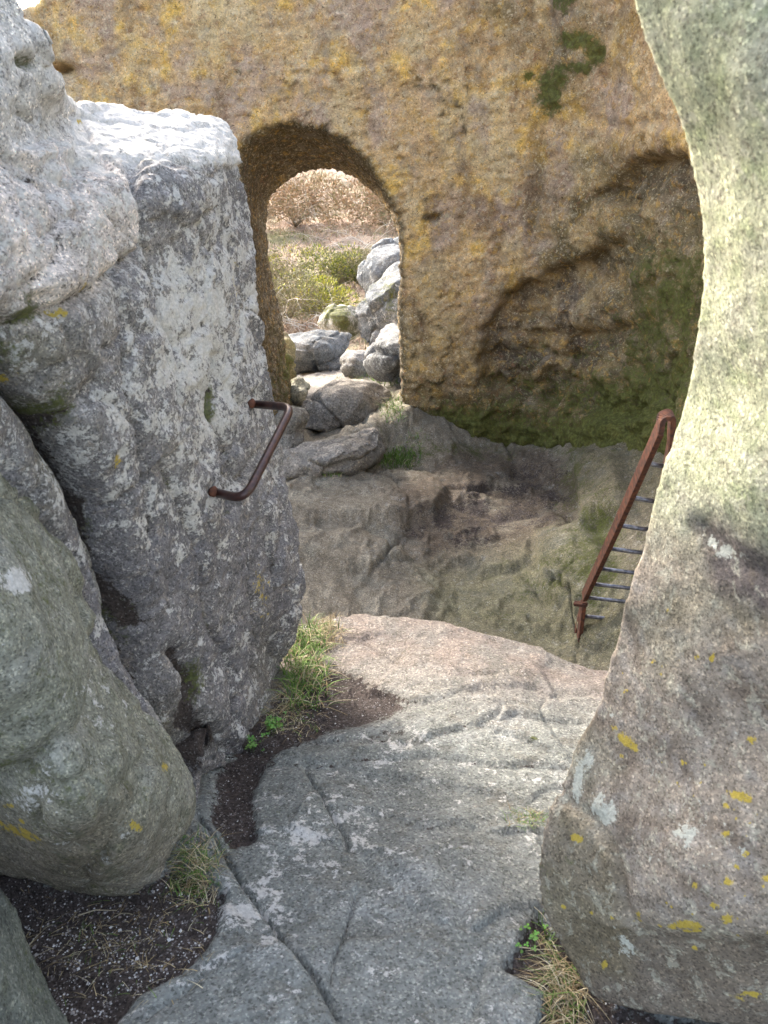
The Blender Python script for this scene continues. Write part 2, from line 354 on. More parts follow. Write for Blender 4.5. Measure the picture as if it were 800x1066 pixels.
def wall_paint(D, px, py, d, v, n, crk):
    a = fbm(v, 1.6, 4, 21)*.5+.5; b = fbm(v, 4.5, 5, 22)*.5+.5; c = fbm(v, 12, 4, 23)*.5+.5
    streak = fbm(v*np.array([3, 3, .5]), 2.5, 4, 24)*.5+.5
    t = np.tile(np.array([.55, .37, .185]), (len(v), 1))
    t = lerp(t, (.72, .46, .12), ss(.5, .64, b)*.9)
    t = lerp(t, (.44, .30, .21), ss(.5, .72, streak)*.6)
    t = lerp(t, (.33, .28, .20), ss(.52, .75, c)*.6)
    t = lerp(t, (.66, .54, .37), ss(.6, .75, fbm(v, 20, 3, 25)*.5+.5)*.7)
    t = lerp(t, (.20, .12, .06), ss(.6, .72, fbm(v, 9, 4, 27)*.5+.5)*.6)
    t = lerp(t, (.60, .47, .27), ss(.5, .66, fbm(v*np.array([1, 1, .6]), 2.2, 5, 28)*.5+.5)*.65)
    t = lerp(t, (.40, .30, .26), ss(.52, .63, fbm(v*np.array([1, 1, .5]), 3.1, 5, 29)*.5+.5)*.6)
    t = lerp(t, (.17, .105, .06), ss(.57, .66, fbm(v*np.array([1.3, 1.3, .6]), 2.6, 5, 30)*.5+.5)*.5)
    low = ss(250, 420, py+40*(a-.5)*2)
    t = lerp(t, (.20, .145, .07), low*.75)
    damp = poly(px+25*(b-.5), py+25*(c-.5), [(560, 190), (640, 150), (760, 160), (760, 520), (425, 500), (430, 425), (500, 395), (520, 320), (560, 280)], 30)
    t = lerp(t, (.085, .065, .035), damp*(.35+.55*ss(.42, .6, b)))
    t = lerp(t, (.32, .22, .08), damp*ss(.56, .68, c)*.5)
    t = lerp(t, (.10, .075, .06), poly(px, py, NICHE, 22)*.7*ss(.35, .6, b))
    t = lerp(t, (.20, .17, .08), ss(590, 660, px)*ss(140, 260, py)*.5)
    t = lerp(t, (.13, .10, .055), blob(px, py, [(590, 60, 22, 60, .8), (520, 10, 22, 14, .8), (640, 170, 60, 12, .5), (610, 20, 40, 18, .6), (560, 170, 12, 60, .5)]))
    # inside of the arch: darker, browner
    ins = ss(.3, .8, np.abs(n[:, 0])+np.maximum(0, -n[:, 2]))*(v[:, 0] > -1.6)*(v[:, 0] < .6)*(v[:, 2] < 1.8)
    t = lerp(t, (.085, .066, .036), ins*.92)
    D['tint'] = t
    D['ms'] = np.clip(damp*.22+blob(px, py, [(573, 95, 13, 30, 1.35), (583, 80, 11, 14, 1.2), (603, 42, 24, 11, 1.1), (622, 58, 11, 14, 1.2), (590, 0, 16, 14, 1.2), (605, 70, 20, 8, 1.1), (552, 78, 6, 5, 1.2)])
              +.42*ss(300, 450, py)+.30*ss(425, 470, py)+.25*ss(580, 680, px)*ss(200, 330, py)+blob(px, py, [(690, 300, 40, 60, .35), (480, 455, 70, 22, .3), (640, 430, 60, 40, .3), (295, 375, 20, 40, .4)]), 0, 1.4)
    D['wl'] = .15*a+.1
    D['yl'] = .25*ss(.45, .7, a)
o_wall = finish(wm, M_wall, 'arched_rock_wall', 'tall ochre and brown rock wall pierced by a round-headed doorway', 'rock wall',
    low=(.05, .9), mid=(.022, 3.5), hi=(.010, 14), facet=(.02, 3), feats=wall_feats, paint=wall_paint, warp=7,
    cracks=[([(430, 245), (470, 290), (520, 310), (560, 300)], .012, .015), ([(180, 20), (230, 60), (330, 80), (420, 60), (470, 90)], .010, .014, .012), ([(600, 110), (640, 130), (690, 120)], .012, .02, -.02), ([(440, 330), (470, 350), (500, 400)], .012, .02, .015), ([(480, 60), (500, 130), (490, 200), (520, 260)], .010, .012, .012),
            ([(578, 0), (577, 40), (570, 120), (566, 170), (560, 230)], .015, .02), ([(572, 286), (606, 272), (642, 243), (640, 205), (660, 170), (712, 165)], .03, .07),
            ([(425, 250), (427, 300), (424, 360)], .01, .01), ([(505, 340), (540, 300), (560, 300)], .03, .04), ([(500, 345), (600, 352), (640, 340)], .03, .06), ([(520, 375), (590, 372), (650, 385)], .03, .05)])

# ================================================================== GROUND
slab_pts = []
def sp(px, py, z): slab_pts.append(G(px, py, z))
for px, py, z in [(400, 1066, .02), (550, 1066, 0), (700, 1066, -.02), (260, 1066, .03), (120, 1066, .02), (0, 1066, .0), (400, 960, -.02), (500, 960, -.02), (300, 960, -.01), (200, 960, -.02), (60, 960, -.06), (560, 940, -.06), (650, 960, -.08),
                  (230, 880, -.05), (330, 880, -.06), (440, 862, -.055), (560, 862, -.08), (420, 840, -.10), (330, 800, -.085), (460, 800, -.10), (580, 800, -.13), (240, 800, -.14), (400, 760, -.12), (560, 745, -.14), (620, 760, -.16), (380, 735, -.17), (320, 730, -.20), (290, 700, -.22), (440, 710, -.15), (540, 700, -.16), (620, 700, -.22), (380, 645, -.20), (460, 660, -.19), (540, 680, -.20), (610, 690, -.24), (120, 880, -.08), (0, 880, -.08)]: sp(px, py, z)
for x, y, z in [(-2, 1, .3), (-2, 2.5, .1), (2, 1, .2), (2, 2.5, .0), (0, 0, .12), (-2, -1, .3), (2, -1, .3), (-1.2, 3.2, -.3), (1.6, 3.2, -.3)]: slab_pts.append(np.array([x, y, z]))
slab_pts = np.array(slab_pts); f_slab = tps(slab_pts[:, :2], slab_pts[:, 2], 2e-4)
fl = []
for px, py, z in [(310, 640, -1.1), (400, 640, -1.12), (500, 655, -1.12), (590, 660, -1.10), (330, 600, -1.02), (420, 600, -1.08), (520, 600, -1.10), (600, 600, -.98), (310, 560, -.95), (400, 550, -1.0), (480, 540, -1.05), (560, 540, -1.05), (310, 510, -.92), (400, 510, -.95), (470, 500, -1.0), (540, 490, -1.02), (300, 480, -.85), (360, 478, -.92), (425, 485, -1.0), (500, 475, -1.05), (590, 480, -.98),
                  (620, 540, -.85), (640, 620, -.9), (320, 455, -.95), (370, 452, -.92), (400, 440, -.80), (420, 430, -.70), (300, 430, -1.15), (340, 430, -1.05), (380, 420, -.95), (420, 400, -.8), (330, 405, -1.05), (400, 400, -.9), (310, 395, -1.2), (360, 390, -1.15)]: fl.append(G(px, py, z))
for x, y, z in [(-3, 4, -.9), (-2, 6, -.9), (-3, 7, -.9), (3, 4, -.7), (2.2, 6, -.7), (-2.5, 10, -1.6), (2.5, 9, -.6), (2.5, 11, -1.), (-1.2, 10.5, -1.45), (.4, 10.5, -1.2), (-1, 12.5, -2.0), (1, 12.5, -1.9), (-4, 13, -2.6), (4, 13, -1.8)]: fl.append(np.array([x, y, z]))
fl = np.array(fl); f_floor = tps(fl[:, :2], fl[:, 2], 1e-3)
lipp = np.array([G(px, py, -.21) for px, py in [(300, 655), (345, 648), (380, 642), (440, 655), (520, 668), (600, 690), (640, 700)]])
def ylip(x): return np.interp(x, np.concatenate([[-3], lipp[:, 0], [3]]), np.concatenate([[lipp[0, 1]-.2], lipp[:, 1], [lipp[-1, 1]-.4]]))
def hill(x, y):
    base = np.interp(y, [11, 13, 16, 20, 30, 45, 70, 110, 200, 600], [-1.6, -2.3, -2.9, -3.1, -3.1, -2.7, -1.3, 2.2, 6, 10])
    return base
def ground_z(x, y):
    p = np.stack([x, y], 1); q = np.stack([x, y, 0*x], 1)
    nl = .04*fbm(q, 3, 3, 40)+.05*fbm(q, 8, 4, 43)
    zs = f_slab(p); zf = f_floor(np.stack([np.clip(x, -5, 5), np.clip(y, 2, 14)], 1))
    zf = zf+.5*ss(1.25, 2.2, x)*(y < 7)
    t = ss(0, .42, y-ylip(x)-nl-.04); z = zs*(1-t)+zf*t
    th = ss(11.3, 13.5, y+.4*fbm(q, .6, 3, 41)); zh = hill(x, y)+.35*fbm(q, .25, 4, 42)+.02*x
    return z*(1-th)+zh*th
ROWS, COLS = 1200, 560
yy = -1.2+np.concatenate([np.linspace(0, 1.9, 110, endpoint=False), 1.9+(np.exp(np.linspace(0, 1, ROWS-110)*math.log(500/.85))-1)*.85])
uu = np.linspace(-1, 1, COLS); uu = np.sign(uu)*(np.abs(uu)*.62+np.abs(uu)**6*.9)
Y, U = np.meshgrid(yy, uu, indexing='ij'); X = U*(1.05+np.maximum(Y, 0)*.62); X = X.ravel(); Yf = Y.ravel()
Z = ground_z(X, Yf)
idx = np.arange(ROWS*COLS).reshape(ROWS, COLS); fa = np.stack([idx[:-1, :-1], idx[:-1, 1:], idx[1:, 1:], idx[1:, :-1]], -1).reshape(-1, 4)
gm = new_mesh('ground', np.stack([X, Yf, Z], 1), fa)
SOIL1 = [(-60, 870), (0, 893), (60, 922), (150, 925), (185, 900), (235, 930), (225, 970), (205, 1000), (130, 1045), (90, 1085), (60, 1085), (20, 960), (-40, 930)]
SOIL2 = [(345, 690), (375, 705), (425, 738), (400, 748), (350, 757), (300, 775), (270, 790), (262, 830), (268, 870), (240, 880), (218, 850), (228, 800), (255, 760), (300, 720)]
SOIL3 = [(525, 1010), (560, 950), (600, 990), (640, 1040), (720, 1066), (640, 1090), (560, 1080), (570, 1030)]
SOIL4 = [(408, 545), (470, 500), (545, 475), (600, 490), (605, 540), (540, 575), (480, 580), (430, 575)]
g_cracks = [([(205, 850), (235, 890), (262, 930), (300, 985), (330, 1030), (352, 1066)], .006, .024, .014), ([(318, 795), (335, 825), (347, 850), (362, 882)], .005, .02, .008),
            ([(370, 930), (358, 975), (348, 1000), (345, 1025)], .004, .012, .006), ([(395, 848), (440, 858), (475, 856), (520, 868), (560, 866)], .0045, .014, -.010), ([(250, 792), (320, 790), (400, 790), (450, 786), (520, 798), (590, 802)], .004, .013, -.010),
            ([(330, 770), (395, 768), (440, 775), (480, 760), (540, 745), (600, 752)], .0035, .012, -.010), ([(380, 720), (440, 735), (500, 715), (560, 716), (600, 735)], .0035, .010, -.008), ([(385, 765), (420, 760), (425, 772)], .02, .02),
            ([(360, 660), (420, 690), (470, 705), (530, 700)], .009, .010, .012), ([(500, 880), (480, 905), (500, 925)], .005, .006),
            ([(300, 498), (340, 505), (400, 492), (430, 488)], .03, .05, -.05), ([(300, 548), (350, 546), (400, 562), (440, 600), (480, 640)], .015, .03), ([(310, 585), (360, 600), (430, 600)], .015, .02, -.02),
            ([(295, 472), (340, 478), (380, 465), (410, 450)], .03, .06, -.06), ([(540, 590), (560, 620), (600, 640)], .02, .03), ([(320, 448), (350, 440), (395, 445)], .03, .05, -.03), ([(470, 530), (520, 545), (560, 540)], .02, .02),
            ([(505, 600), (540, 590), (600, 600)], .02, .02)]
RAISED = [([(292, 502), (320, 494), (400, 488), (436, 492), (466, 512), (452, 538), (400, 550), (340, 544), (296, 548)], .07, 6), ([(296, 562), (375, 556), (425, 580), (458, 608), (440, 660), (296, 660)], .05, 7), ([(286, 476), (330, 470), (372, 456), (398, 440), (404, 462), (372, 482), (292, 494)], .13, 5),
          ([(560, 560), (610, 545), (640, 600), (600, 650), (565, 615)], .06, 7), ([(600, 480), (650, 470), (660, 540), (610, 550)], .10, 8),
          ([(318, 440), (326, 415), (345, 402), (384, 402), (404, 412), (396, 430), (372, 446), (335, 450)], .03, 7), ([(300, 455), (318, 425), (325, 445), (318, 465)], .07, 5), ([(398, 470), (395, 440), (404, 415), (430, 405), (430, 470)], .04, 8)]
def slab_f(v):
    # broad fracture planes of the worn slab
    w3 = v*np.array([1, 1.5, 0])+.12*np.stack([fbm(v, 2, 4, 76), fbm(v, 2, 4, 77), 0*v[:, 0]], 1); g1, g2, gi = worley(w3, 2.1, 14); gp = g2-g1
    return .022*(gi-.5)*ss(0, .05, gp)-.006*(1-ss(0, .025, gp))*ss(-.05, .2, fbm(v, 2, 3, 78))
def ground_feats(px, py, d, v, n):
    near = (v[:, 1] < 12).astype(float); inner = 1-ss(10, 12.5, v[:, 1])
    r = -.030*poly(px, py, SOIL1, 10)-.02*poly(px, py, SOIL2, 8)-.03*poly(px, py, SOIL3, 8)
    so = np.clip(poly(px, py, SOIL1, 8)+poly(px, py, SOIL2, 6)+poly(px, py, SOIL3, 6), 0, 1)*(v[:, 1] < 3.4)
    r += so*(.008*fbm(v, 40, 3, 50)+.007*fbm(v, 15, 3, 51)); r *= (v[:, 1] < 3.4)
    fl_ = inner*ss(2.9, 3.6, v[:, 1]); f1, f2, idn = worley(v*np.array([1, 1, .3])+.15*np.stack([fbm(v, 2, 3, 6), fbm(v, 2, 3, 7), 0*px], 1), 1.5, 4)
    r += fl_*(.025*fbm(v, 1.6, 3, 52)+.005*fbm(v, 9, 4, 53))
    r += ss(12, 14, v[:, 1])*.3*fbm(v, .8, 5, 54)+(1-fl_)*(.016*fbm(v, 2.6, 3, 58)+.003*fbm(v, 11, 3, 59, ridge=True)+slab_f(v))
    for pg, hh_, sf_ in RAISED: r += fl_*hh_*poly(px, py, pg, sf_)
    w2 = v*np.array([1, .8, .5])+.25*np.stack([fbm(v, 1.5, 4, 66), fbm(v, 1.5, 4, 67), 0*px], 1); g1, g2, gi = worley(w2, 1.05, 11); gap = g2-g1; pres = ss(-.12, .22, fbm(v, 1.3, 3, 69)); rid = 1-np.abs(fbm(v*np.array([1, 1, .5]), 2.6, 4, 70))*2
    ground_feats.gap = (1-ss(.0, .035, gap))*pres
    r += fl_*(.08*(gi-.5)*ss(0, .06, gap)-.03*(1-ss(0, .03, gap))*pres)+fl_*(.007*fbm(v, 14, 4, 57)+.02*ss(.8, 1., rid))
    return r
def ground_paint(D, px, py, d, v, n, crk):
    a = fbm(v, 1.5, 4, 61)*.5+.5; b = fbm(v, 5, 5, 62)*.5+.5; c = fbm(v, 14, 4, 63)*.5+.5
    y = v[:, 1]
    t = np.tile(np.array([.215, .222, .205]), (len(v), 1))
    t = lerp(t, (.31, .32, .31), ss(.5, .72, b)*.6); t = lerp(t, (.15, .155, .14), ss(.5, .75, c)*.5)
    t = lerp(t, (.235, .195, .17), ss(2.05, 2.6, y+.25*(a-.5))*(.6+.4*ss(.35, .6, b)))
    fl_ = ss(3.0, 3.4, y-ylip(v[:, 0])+3.0)
    ft = np.tile(np.array([.235, .20, .16]), (len(v), 1)); ft = lerp(ft, (.32, .285, .235), ss(.48, .64, b)*.7); ft = lerp(ft, (.14, .115, .085), ss(.53, .68, c)*.5)
    ft = lerp(ft, (.11, .08, .06), .85*poly(px+30*(b-.5), py+25*(c-.5), [(400, 520), (440, 495), (470, 470), (560, 465), (600, 480), (606, 540), (560, 590), (500, 575), (450, 590), (420, 560)], 16)*ss(.35, .6, fbm(v, 3, 4, 68)*.5+.62))
    ft = lerp(ft, (.17, .16, .09), .7*poly(px, py, [(440, 600), (560, 570), (640, 540), (680, 700), (560, 690), (450, 650)], 30)); ft = lerp(ft, (.10, .085, .04), ss(575, 625, px)*ss(600, 500, py)*.6)
    ft = lerp(ft, (.05, .038, .028), getattr(ground_feats, 'gap', 0*px)*.5)
    ft = ft*(.98+.10*ss(6.6, 7.8, y))[:, None]*np.array([1., 1.02, .98])
    ft = lerp(ft, (.27, .255, .24), ss(7.2, 8.4, y)*.8)
    t = t*(1-fl_)[:, None]+ft*fl_[:, None]
    hh = ss(11.5, 13.5, y); ht = np.tile(np.array([.30, .22, .16]), (len(v), 1)); ht = lerp(ht, (.20, .17, .08), ss(.45, .65, fbm(v, .3, 4, 64)*.5+.5)); ht = lerp(ht, (.36, .26, .19), ss(.5, .7, fbm(v, .9, 4, 65)*.5+.5))
    D['tint'] = t*(1-hh)[:, None]+ht*hh[:, None]
    nearm = (y < 3.4); so = (poly(px, py, SOIL1, 20)+poly(px, py, SOIL2, 16)+poly(px, py, SOIL3, 16))*nearm+.62*poly(px, py, SOIL4, 26)*(y > 3.4)*ss(.3, .75, b+.1)
    D['so'] = np.clip(so+crk*.45*nearm+crk*.3*(1-nearm), 0, 1)
    D['ms'] = (blob(px, py, [(480, 930, 60, 60, .25), (320, 990, 50, 40, .25), (520, 1040, 60, 30, .3), (290, 830, 40, 40, .2), (550, 850, 40, 10, .5), (300, 740, 20, 30, .3), (553, 773, 5, 3, 1.0)])*nearm
       +fl_*(1-hh)*(.08+.2*ss(.5, .7, a)+.12*ss(560, 620, px)+blob(px, py, [(420, 478, 30, 16, .5), (560, 620, 60, 50, .25), (410, 420, 18, 40, .5), (500, 470, 90, 12, .5), (345, 490, 20, 6, .3), (620, 560, 60, 110, .32)])) + hh*.1)
    D['wl'] = blob(px, py, [(330, 870, 60, 40, .35), (372, 652, 20, 6, .4), (250, 950, 60, 50, .35), (420, 770, 60, 30, .3)])*nearm*(1-.6*ss(2.0, 2.4, y))+.25*nearm*(1-.7*ss(2.0, 2.4, y))
o_ground = finish(gm, M_ground, 'ground', None, None, low=(.0, 2), mid=(.004, 7), hi=(.0035, 30), cracks=g_cracks, feats=ground_feats, paint=ground_paint, kind='structure', warp=5)
o_ground.name = 'ground'
# ================================================================== LEFT ROCK FACE
def left_paint(D, px, py, d, v, n, crk):
    a = fbm(v, 2, 4, 71)*.5+.5; b = fbm(v*np.array([1, 1, .5]), 7, 5, 72)*.5+.5; c = fbm(v, 18, 4, 73)*.5+.5
    t = np.tile(np.array([.25, .235, .235]), (len(v), 1)); t = lerp(t, (.34, .31, .28), ss(.48, .7, b)*.7); t = lerp(t, (.14, .135, .14), ss(.5, .72, a)*.7); t = lerp(t, (.18, .165, .15), ss(.5, .7, c)*.5)
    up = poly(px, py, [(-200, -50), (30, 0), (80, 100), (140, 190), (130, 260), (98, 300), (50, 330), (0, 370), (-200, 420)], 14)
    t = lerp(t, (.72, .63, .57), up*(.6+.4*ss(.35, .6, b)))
    t = lerp(t, (.60, .57, .53), ss(200, 130, py)*.8)  # rock paled toward its top, painting in the overexposed sunlight
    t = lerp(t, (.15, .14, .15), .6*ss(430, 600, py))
    t = lerp(t, (.19, .17, .12), blob(px, py, [(20, 370, 60, 40, .8), (60, 470, 30, 60, .7), (200, 770, 30, 60, .6), (270, 700, 20, 60, .4)]))
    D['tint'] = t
    D['wl'] = np.clip(.44+.42*blob(px, py, [(200, 330, 70, 130, 1), (120, 400, 60, 60, .7), (190, 540, 60, 80, .5), (60, 130, 60, 120, .6), (230, 420, 40, 60, .7)])-.35*blob(px, py, [(90, 380, 40, 40, 1), (180, 600, 60, 60, .8), (255, 580, 30, 60, .6), (170, 230, 30, 60, .6)]), 0, 1)
    D['ms'] = blob(px, py, [(10, 370, 30, 40, .85), (30, 320, 16, 20, .7), (75, 430, 12, 50, .6), (115, 560, 12, 50, .5), (150, 660, 14, 40, .45), (200, 780, 9, 50, .65), (213, 700, 6, 40, .6), (275, 740, 12, 40, .5), (224, 430, 4, 34, .7), (20, 65, 14, 12, .7)])*1.15+crk*.35
    D['yl'] = blob(px, py, [(55, 327, 6, 8, .9), (75, 300, 10, 8, .7), (78, 135, 6, 4, .9), (45, 400, 10, 16, .6), (120, 480, 6, 10, .8), (270, 620, 10, 50, .5), (195, 780, 12, 40, .6), (240, 300, 10, 60, .4)])
    top_ = poly(px, py, [(60, 60), (250, 90), (250, 172), (180, 166), (120, 164), (76, 174)], 5); D['wl'] += top_*.3; D['tint'] = lerp(D['tint'], (.82, .77, .70), top_); D['so'] = crk*(.42+.45*poly(px, py, [(60, 440), (110, 440), (240, 760), (240, 860), (180, 860), (90, 640)], 20))*(1-top_); D['yl'] *= 1.15  # top_ paints blown-out sunlight in tint and wl; so paints the crevice's shade
def left_feats(px, py, d, v, n):
    up = poly(px, py, [(-200, -50), (30, 0), (80, 100), (140, 190), (138, 250), (98, 298), (50, 320), (0, 350), (-200, 400)], 8)
    r = .014*up
    r += .03*poly(px, py, [(80, 175), (132, 200), (140, 250), (160, 340), (80, 350), (60, 330), (110, 290)], 6)*0
    tp = poly(px, py, [(60, 60), (250, 90), (250, 165), (180, 160), (120, 160), (76, 168)], 8); r *= 1-.7*tp; r -= tp*(.009*fbm(v, 8, 4, 2, ridge=True)*.9)
    r += .018*(1-.6*ss(175, 150, py))*fbm(v*np.array([1, 1, .45]), 9, 4, 75, ridge=True)+.007*fbm(v, 40, 4, 76)
    r -= .05*blob(px, py, [(10, 345, 14, 20, 1), (14, 64, 9, 7, 1), (35, 312, 10, 8, .8)])
    return r
lf = solid([(-260, -120, 1.9), (-60, -60, 1.75), (0, -14, 1.72), (18, 28, 1.74), (40, 42, 1.80), (43, 68, 1.85), (62, 92, 1.92), (72, 111, 2.3), (120, 111, 2.6), (165, 118, 2.7), (205, 119, 2.75), (238, 126, 2.78), (250, 160, 2.70), (256, 215, 2.72), (265, 300, 2.78),
            (275, 385, 2.84), (286, 450, 2.90), (298, 520, 2.95), (312, 590, 3.0), (310, 640, 3.05), (292, 690, 3.15), (262, 760, 2.8), (240, 790, 2.65), (206, 860, 2.35), (150, 900, 2.3), (0, 900, 2.4), (-260, 900, 2.2)],
           [(85, 165, 2.0), (160, 160, 2.2), (235, 165, 2.45), (0, 60, 1.66), (0, 300, 1.5), (60, 200, 1.75), (140, 260, 2.06), (150, 400, 2.02), (230, 300, 2.45), (240, 450, 2.5), (60, 420, 1.66), (100, 600, 1.92), (180, 600, 2.2), (260, 580, 2.62), (205, 780, 2.25), (200, 830, 2.3), (260, 690, 2.8), (0, 600, 1.9), (-200, 300, 1.3), (-200, 600, 1.7)],
           (-1.3, .5, -.12), .9, 14)
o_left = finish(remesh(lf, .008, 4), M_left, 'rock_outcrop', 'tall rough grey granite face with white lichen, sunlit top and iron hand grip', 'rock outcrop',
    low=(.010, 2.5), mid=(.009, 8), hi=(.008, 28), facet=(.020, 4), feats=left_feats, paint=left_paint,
    cracks=[([(150, 300), (175, 360), (185, 420), (210, 480)], .006, .028, .012), ([(170, 480), (200, 560), (215, 640), (240, 700)], .006, .032, -.012), ([(250, 520), (262, 600), (258, 680), (240, 740)], .006, .032, .010), ([(120, 330), (128, 400), (150, 470), (160, 560)], .006, .028, -.012), ([(200, 200), (215, 280), (228, 360)], .005, .012, .008), ([(280, 470), (290, 540), (285, 600)], .006, .015), ([(60, 60), (85, 130), (110, 180)], .006, .02, .01), ([(0, 110), (40, 150), (70, 220), (75, 290)], .006, .02, .012),
            ([(-20, 350), (14, 380), (42, 420), (70, 462), (88, 505), (108, 555), (124, 600), (136, 645), (162, 690), (190, 742), (212, 790), (222, 840)], .032, .22),
            ([(140, 180), (150, 225), (135, 260), (98, 292), (60, 315), (0, 352)], .015, .035), ([(75, 180), (105, 230), (112, 290)], .012, .02, .01),
            ([(222, 370), (222, 430), (234, 470), (240, 500), (236, 535)], .014, .04), ([(78, 172), (120, 163), (180, 165), (243, 170)], .015, .012, -.02), ([(195, 680), (210, 700), (215, 750), (235, 780)], .02, .06), ([(62, 490), (110, 530), (130, 600), (160, 650)], .02, .03),
            ([(100, 400), (80, 440), (75, 480)], .012, .02), ([(130, 205), (150, 260), (158, 330)], .01, .02, .012), ([(0, 180), (40, 210), (50, 260), (20, 300)], .012, .022), ([(240, 470), (250, 500), (268, 470)], .012, .03), ([(280, 560), (285, 620), (275, 700)], .012, .02)])
# ================================================================== LOWER LEFT BOULDERS
def b1_paint(D, px, py, d, v, n, crk):
    a = fbm(v, 3, 4, 81)*.5+.5; b = fbm(v, 9, 5, 82)*.5+.5
    t = np.tile(np.array([.24, .235, .185]), (len(v), 1)); t = lerp(t, (.33, .32, .28), ss(.48, .7, b)*.7); t = lerp(t, (.15, .135, .095), ss(.5, .75, a)*.6)
    t = lerp(t, (.17, .12, .08), ss(800, 900, py)*.5)
    D['tint'] = t
    D['ms'] = .16+.16*ss(.4, .7, a)+blob(px, py, [(40, 600, 60, 90, .22), (60, 800, 80, 60, .22)])
    D['wl'] = .12+blob(px, py, [(8, 610, 16, 14, .9), (30, 830, 40, 30, .4), (120, 720, 50, 40, .3)])
    D['yl'] = blob(px, py, [(20, 868, 34, 6, .95, 15), (138, 856, 7, 7, .9), (166, 803, 5, 8, .8), (20, 858, 6, 4, .9), (5, 845, 10, 4, .7)])
bo = solid([(-260, 380, 1.5), (-60, 430, 1.62), (0, 470, 1.7), (34, 520, 1.78), (62, 566, 1.83), (95, 640, 1.9), (130, 700, 1.98), (165, 760, 2.03), (198, 822, 2.08), (198, 850, 2.08), (172, 880, 2.0), (158, 915, 2.0), (140, 927, 2.0), (100, 928, 2.0), (60, 922, 2.0), (0, 892, 2.0), (-100, 850, 1.95), (-260, 800, 1.9)],
           [(0, 600, 1.45), (60, 660, 1.55), (30, 740, 1.48), (110, 760, 1.66), (60, 860, 1.62), (130, 870, 1.76), (-100, 650, 1.3)], (-.8, .45, -.35), .8, 12)
o_b1 = finish(remesh(bo, .008, 6), M_boul, 'boulder', 'big rounded green-grey boulder overhanging the dark peat patch at lower left', 'boulder',
    low=(.012, 2.6), mid=(.009, 7), hi=(.0045, 30), facet=(.022, 2.6), paint=b1_paint,
    cracks=[([(-20, 815), (30, 790), (60, 765), (90, 745), (100, 700), (96, 660)], .012, .022, -.035), ([(0, 560), (30, 600), (60, 680)], .02, .008)])
sb = solid([(-200, 330, 1.72), (0, 388, 1.80), (14, 400, 1.84), (34, 440, 1.88), (56, 490, 1.93), (82, 560, 1.98), (103, 612, 2.03), (104, 640, 2.05), (125, 690, 2.08), (160, 740, 2.13), (184, 790, 2.16), (200, 826, 2.2), (150, 830, 2.2), (60, 700, 2.1), (0, 560, 1.95), (-200, 520, 1.9)],
           [(30, 500, 1.78), (60, 560, 1.82), (-30, 440, 1.68), (100, 680, 1.98), (150, 770, 2.06)], (-.8, .6, -.3), .9, 12)
def b2_paint(D, px, py, d, v, n, crk):
    b = fbm(v, 8, 5, 84)*.5+.5; t = np.tile(np.array([.29, .275, .255]), (len(v), 1)); t = lerp(t, (.17, .16, .14), ss(.45, .7, b)*.8)
    D['tint'] = t; D['wl'] = np.full(len(v), .36); D['ms'] = .12+blob(px, py, [(20, 420, 20, 30, .4), (110, 640, 20, 30, .4)]); D['yl'] = blob(px, py, [(18, 425, 12, 14, .4)])
o_b2 = finish(remesh(sb, .009, 4), M_left, 'rock_slab', 'narrow pale slab of rock wedged between the big boulder and the rock face', 'rock slab',
    low=(.012, 3), mid=(.008, 9), hi=(.004, 30), facet=(.01, 6), paint=b2_paint)
cr = solid([(-200, 860, 1.45), (-60, 900, 1.52), (0, 925, 1.58), (20, 955, 1.6), (38, 1000, 1.6), (60, 1045, 1.6), (85, 1090, 1.6), (110, 1180, 1.6), (-200, 1180, 1.6)], [(0, 1000, 1.45), (30, 1080, 1.45), (-100, 1000, 1.35)], (-.5, -.1, -.35), .9, 12)
def b3_paint(D, px, py, d, v, n, crk):
    b = fbm(v, 8, 5, 86)*.5+.5; t = np.tile(np.array([.16, .165, .135]), (len(v), 1)); t = lerp(t, (.09, .09, .08), ss(.45, .7, b)*.8); D['tint'] = t; D['ms'] = np.full(len(v), .25); D['wl'] = np.full(len(v), .05)
o_b3 = finish(remesh(cr, .009, 6), M_boul, 'boulder', 'dark greenish rock in the bottom left corner below the peat patch', 'boulder', low=(.01, 3), mid=(.006, 9), hi=(.003, 35), facet=(0, 3), paint=b3_paint)
